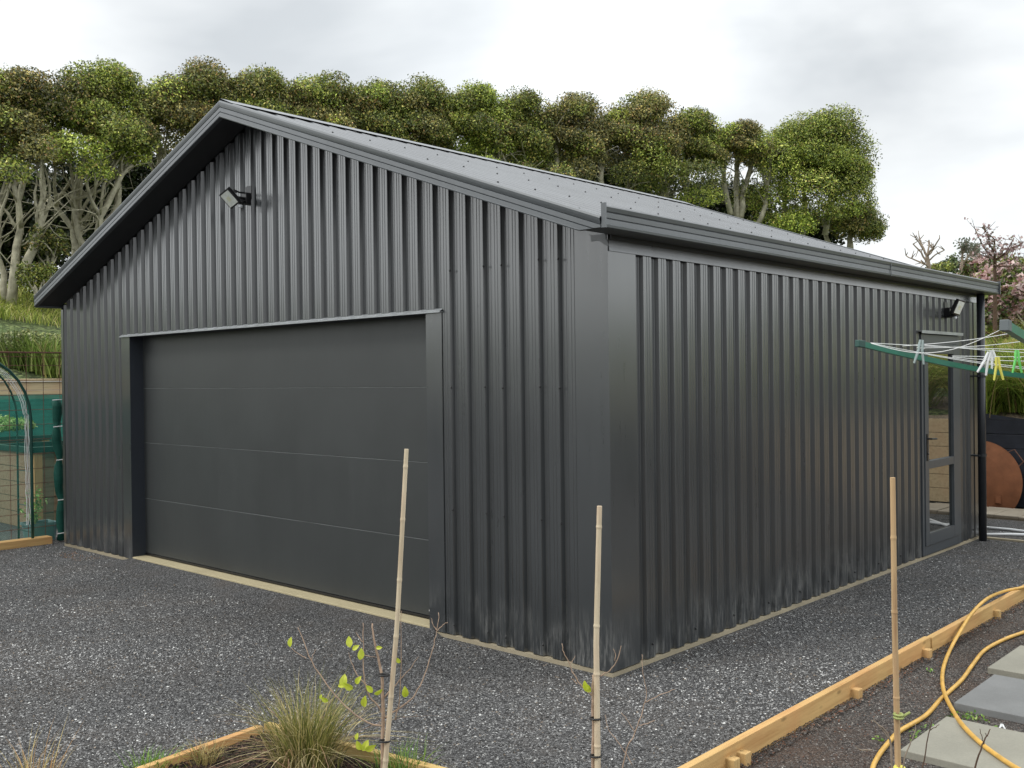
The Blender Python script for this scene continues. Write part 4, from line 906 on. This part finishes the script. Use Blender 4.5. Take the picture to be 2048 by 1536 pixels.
n=NT('sapling_leaf'); n.setc(n.ramp(n.noise(n.coord(),25,3),[(.35,(.44,.52,.03)),(.65,(.66,.70,.09))])); n.rough(.4,.4); 
tr=n.add('ShaderNodeBsdfTranslucent'); tr.inputs[0].default_value=(.5,.65,.06,1); ms=n.add('ShaderNodeMixShader'); ms.inputs[0].default_value=.35; n.link(n.b.outputs[0],ms.inputs[1]); n.link(tr.outputs[0],ms.inputs[2]); n.link(ms.outputs[0],n.out.inputs[0]); MT['sapling_leaf']=n.m
S1=thing('sapling','young sapling with lime green leaves tied to the leftmost bamboo stake','sapling',atd(760,1606,4.3)); d=4.32
g=MB()
pathpx(g,[(766,1606),(765,1500),(766,1400),(762,1340),(750,1290),(744,1247)],d,.010,.003)
pathpx(g,[(766,1452),(735,1445),(700,1420),(670,1390),(640,1350),(622,1320),(608,1285),(596,1255)],d,.004,.0015)
pathpx(g,[(612,1316),(597,1308),(583,1297)],d,.002,.001); pathpx(g,[(622,1322),(626,1310),(631,1299)],d,.002,.001)
pathpx(g,[(768,1432),(755,1410),(735,1385),(727,1340),(727,1290),(726,1245)],d,.004,.0015)
pathpx(g,[(726,1284),(718,1274),(712,1265)],d,.002,.001); pathpx(g,[(727,1310),(740,1313),(752,1314)],d,.002,.001)
pathpx(g,[(770,1435),(800,1415),(825,1395),(845,1360),(862,1310),(872,1270),(878,1225)],d,.004,.0015)
pathpx(g,[(874,1262),(866,1248),(862,1236)],d,.002,.001); pathpx(g,[(874,1262),(886,1250),(896,1244)],d,.002,.001)
pathpx(g,[(790,1440),(798,1400),(802,1340),(802,1280),(802,1222)],d,.003,.0012); pathpx(g,[(768,1395),(800,1360),(822,1335),(838,1312)],d,.003,.001)
pathpx(g,[(735,1372),(715,1350),(703,1325),(697,1305)],d,.003,.001)
g.build('branches','twig_pink',S1,smooth=True)
for (px,py,L,a) in ((580,1294,.042,0),(700,1295,.048,-.15),(705,1300,.035,.9),(720,1320,.05,.15),(684,1374,.055,.2),(676,1372,.04,1.4),(706,1378,.05,-1.),(712,1368,.045,.5),(728,1414,.055,.1),(745,1385,.04,-.7),(748,1388,.04,1.2),(810,1395,.05,.05),(656,1403,.035,-1.),(800,1326,.03,-.6),(752,1296,.028,1.4),(640,1398,.02,.3),(722,1500,.045,-.4),(725,1502,.05,.5),(730,1500,.05,1.2),(712,1480,.03,.2)):
    leafobj(S1,px,py,d-.02,L,a,random.uniform(-.6,.6))
S2=thing('sapling','nearly leafless sapling tied to the middle bamboo stake with one yellow leaf','sapling',atd(1186,1606,4.2)); d=4.22; g=MB()
pathpx(g,[(1187,1606),(1187,1500),(1186,1400),(1187,1350)],d,.009,.006)
pathpx(g,[(1187,1392),(1165,1375),(1148,1350),(1138,1325),(1127,1305),(1124,1288)],d,.003,.0015); pathpx(g,[(1140,1328),(1146,1320),(1150,1313)],d,.002,.001); pathpx(g,[(1155,1368),(1148,1362),(1142,1357)],d,.002,.001)
pathpx(g,[(1200,1352),(1220,1340),(1235,1318),(1243,1292)],d,.003,.0015); pathpx(g,[(1230,1322),(1230,1305),(1226,1297)],d,.002,.001)
g.build('branches','twig_pink',S2,smooth=True)
leafobj(S2,1182,1384,d-.03,.05,-.8,.2); leafobj(S2,1175,1382,d-.03,.045,-.35,.5)
S3=thing('sapling','thin bare twiggy seedling right of the middle bamboo stake','sapling',atd(1240,1600,4.0)); d=4.0; g=MB()
pathpx(g,[(1238,1600),(1250,1510),(1270,1465),(1285,1420),(1293,1385),(1285,1345),(1284,1310)],d,.003,.001); pathpx(g,[(1290,1405),(1320,1390),(1350,1378)],d,.002,.001)
pathpx(g,[(1270,1465),(1258,1445),(1242,1425)],d,.002,.001); pathpx(g,[(1278,1452),(1300,1445),(1310,1440)],d,.002,.001); pathpx(g,[(1265,1530),(1240,1490),(1218,1460),(1210,1430)],d,.002,.001)
g.build('branches','twig_pink',S3,smooth=True)
S4=thing('sapling','bare dark twigs rising beside the rightmost bamboo stake','sapling',atd(1790,1640,3.8)); d=3.8; g=MB()
pathpx(g,[(1792,1640),(1785,1540),(1780,1480),(1765,1455),(1742,1440)],d,.006,.0015); pathpx(g,[(1778,1478),(1760,1455),(1746,1437)],d,.003,.001); pathpx(g,[(1800,1560),(1815,1500),(1828,1470),(1831,1448)],d,.003,.001)
pathpx(g,[(1745,1500),(1720,1500),(1714,1492)],d,.003,.0015); g.build('branches','twig_grey',S4,smooth=True)
S5=thing('sapling','forked bare twig standing over the tan slab in the bottom right corner','sapling',atd(1945,1600,3.6)); d=3.6; g=MB()
pathpx(g,[(1935,1620),(1950,1537),(1965,1490),(1975,1470),(1980,1458)],d,.004,.0015); pathpx(g,[(1968,1488),(1962,1470),(1960,1458)],d,.002,.001); pathpx(g,[(1975,1472),(1970,1466)],d,.002,.001); pathpx(g,[(1840,1560),(1848,1520),(1860,1455),(1866,1436)],d,.003,.001); pathpx(g,[(1860,1460),(1870,1455),(1878,1448)],d,.002,.001)
g.build('branches','twig_brown',S5,smooth=True)
# grass tuft
tb=onz(612,1540,.02); GT=thing('grass_tuft','big straw and green grass tuft at the corner of the planting bed','grass clump',tb)
blades(tb,760,.05,.33,.0046,[(.12,.14,.03),(.26,.26,.07),(.45,.38,.15),(.65,.54,.28)],[.34,.33,.20,.13],.30,6,.55,parent=GT,name='upright_blades',hvar=.45)
blades(tb,330,.06,.30,.0048,[(.20,.19,.07),(.46,.38,.18),(.62,.52,.30),(.40,.24,.15)],[.3,.35,.22,.13],1.2,8,.8,parent=GT,name='drooping_blades',hvar=.35)
sg=onz(410,1525,.02); o=thing('grass_tuft','small tan grass tuft low in the corner bed left of the big one','grass clump',sg); blades(sg,130,.03,.10,.004,[(.2,.2,.06),(.45,.36,.15),(.3,.16,.08)],[.3,.5,.2],.5,4,.8,parent=o,name='blades')
sg=onz(300,1545,.0); o=thing('grass_tuft','small bright green tuft beside the left edging end','grass clump',sg); blades(sg,140,.05,.09,.005,[(.12,.25,.03),(.25,.4,.06)],[.5,.5],.4,4,.6,parent=o,name='blades')
sg=onz(60,1600,.0); o=thing('grass_tuft','straw coloured grass tips at the bottom left corner','grass clump',sg); blades(sg,80,.05,.26,.004,[(.5,.4,.15),(.5,.3,.12)],[.6,.4],.3,5,.6,parent=o,name='blades')
sg=onz(800,1540,.02); o=thing('grass_tuft','small green tuft at the foot of the leftmost stake','grass clump',sg); blades(sg,120,.06,.11,.005,[(.10,.2,.03),(.22,.34,.06)],[.5,.5],.4,4,.7,parent=o,name='blades')
# weeds
WG='small weeds on the soil around the slabs'
for i,(px,py,h) in enumerate(((1850,1480,.03),(1940,1440,.035),(1862,1344,.03),(1760,1482,.025),(1790,1362,.015),(1880,1470,.03))):
    b=onz(px,py,-.078); o=thing('weed',['low green weed at the left edge of the tan slab','moss green weed under the hose between two slabs','tiny pale green weed left of the hose crossing','small leafy weed left of the rightmost stake','tiny green sprig behind the rightmost stake','green weed by the tan slab corner'][i],'weed',b,WG)
    m=70 if i in(0,1,5) else 14; sp=.045 if m>20 else .015
    P=b+np.concatenate([RNG.normal(size=(m,2))*sp,RNG.uniform(0,h,(m,1))],1); npmesh('leaves',leafquads(P,RNG.normal(size=P.shape)*.5+np.array([0,0,1.]),.022,.012),4,tints(m,[(.10,.22,.03),(.2,.36,.06),(.3,.4,.1)],[.4,.4,.2]),'foliage',o)

# ================================================================ LIGHT
w=bpy.data.worlds.new('World'); scn.world=w; w.use_nodes=True; t=w.node_tree; nd=t.nodes; lk=t.links; bg=nd['Background']
SUN_EL,SUN_AZ=R_(48),R_(200)   # azimuth: direction towards the sun, measured from +Y clockwise
sky=nd.new('ShaderNodeTexSky'); sky.sky_type='NISHITA'; sky.sun_disc=False; sky.sun_elevation=SUN_EL; sky.sun_rotation=SUN_AZ
tc=nd.new('ShaderNodeTexCoord'); 
def wm(op,a,b=0.):
    n_=nd.new('ShaderNodeMath'); n_.operation=op
    for s_,v_ in ((n_.inputs[0],a),(n_.inputs[1],b)):
        if hasattr(v_,'links'): lk.new(v_,s_)
        else: s_.default_value=v_
    return n_.outputs[0]
mp=nd.new('ShaderNodeMapping'); mp.inputs['Scale'].default_value=(1.,1.,2.6); lk.new(tc.outputs['Generated'],mp.inputs[0])
n1=nd.new('ShaderNodeTexNoise'); n1.inputs['Scale'].default_value=2.3; n1.inputs['Detail'].default_value=5; n1.inputs['Roughness'].default_value=.5; n1.inputs['Distortion'].default_value=.25; lk.new(mp.outputs[0],n1.inputs['Vector'])
cr=nd.new('ShaderNodeValToRGB'); e=cr.color_ramp.elements; e[0].position=.33; e[0].color=(.60,.63,.65,1); e[1].position=.62; e[1].color=(.98,1.,1.,1); lk.new(n1.outputs['Fac'],cr.inputs['Fac'])
sp=nd.new('ShaderNodeSeparateXYZ'); lk.new(tc.outputs['Generated'],sp.inputs[0])
def blob(px,py,power,amp):
    d_=unit(ray(px,py)); vm=nd.new('ShaderNodeVectorMath'); vm.operation='DOT_PRODUCT'; lk.new(tc.outputs['Generated'],vm.inputs[0]); vm.inputs[1].default_value=tuple(d_)
    return wm('MULTIPLY',wm('POWER',wm('MAXIMUM',vm.outputs['Value'],0.),power),amp)
# thin bright cloud over the garage, heavier cloud to the right, brighter overhead
lum=wm('ADD',wm('ADD',1.0,blob(1180,230,55,.28)),wm('ADD',blob(1700,260,110,-.17),blob(150,60,60,-.04)))
zen=wm('MULTIPLY',wm('MAXIMUM',wm('SUBTRACT',sp.outputs['Z'],.36),0.),ZEN:=1.6)
lum=wm('ADD',lum,zen)
def bank(v,power,amp):   # unseen brighter and darker sky patches, added to shape the wall reflections
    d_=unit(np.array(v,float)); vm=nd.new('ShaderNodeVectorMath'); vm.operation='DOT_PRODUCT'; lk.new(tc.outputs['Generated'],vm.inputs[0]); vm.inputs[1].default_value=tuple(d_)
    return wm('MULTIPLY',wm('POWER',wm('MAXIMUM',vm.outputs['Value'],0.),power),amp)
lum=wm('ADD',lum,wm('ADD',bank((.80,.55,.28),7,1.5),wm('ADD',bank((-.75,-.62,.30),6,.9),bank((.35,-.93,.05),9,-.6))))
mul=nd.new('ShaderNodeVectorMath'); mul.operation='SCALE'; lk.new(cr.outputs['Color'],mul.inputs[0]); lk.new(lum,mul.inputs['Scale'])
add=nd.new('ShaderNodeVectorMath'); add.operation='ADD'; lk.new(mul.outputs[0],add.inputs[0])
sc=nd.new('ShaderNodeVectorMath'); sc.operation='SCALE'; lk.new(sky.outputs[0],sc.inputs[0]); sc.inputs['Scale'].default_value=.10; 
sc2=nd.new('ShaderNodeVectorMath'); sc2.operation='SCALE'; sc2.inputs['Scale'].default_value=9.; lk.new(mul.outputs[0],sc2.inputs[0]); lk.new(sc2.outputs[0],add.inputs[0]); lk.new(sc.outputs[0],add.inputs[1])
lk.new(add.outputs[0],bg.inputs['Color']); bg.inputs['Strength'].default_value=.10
ld=bpy.data.lights.new('sun','SUN'); ld.energy=1.1; ld.angle=R_(14); ld.color=(1.,.96,.90); lo=bpy.data.objects.new('sun',ld); COL.objects.link(lo)
sd_=Vector((math.sin(SUN_AZ)*math.cos(SUN_EL),math.cos(SUN_AZ)*math.cos(SUN_EL),math.sin(SUN_EL))); lo.rotation_euler=(-sd_).to_track_quat('-Z','Y').to_euler()
scn.render.engine='CYCLES'; scn.view_settings.view_transform='Standard'; scn.view_settings.look='None'; scn.view_settings.exposure=.3; scn.view_settings.gamma=1
scn.cycles.max_bounces=6; scn.cycles.transparent_max_bounces=8
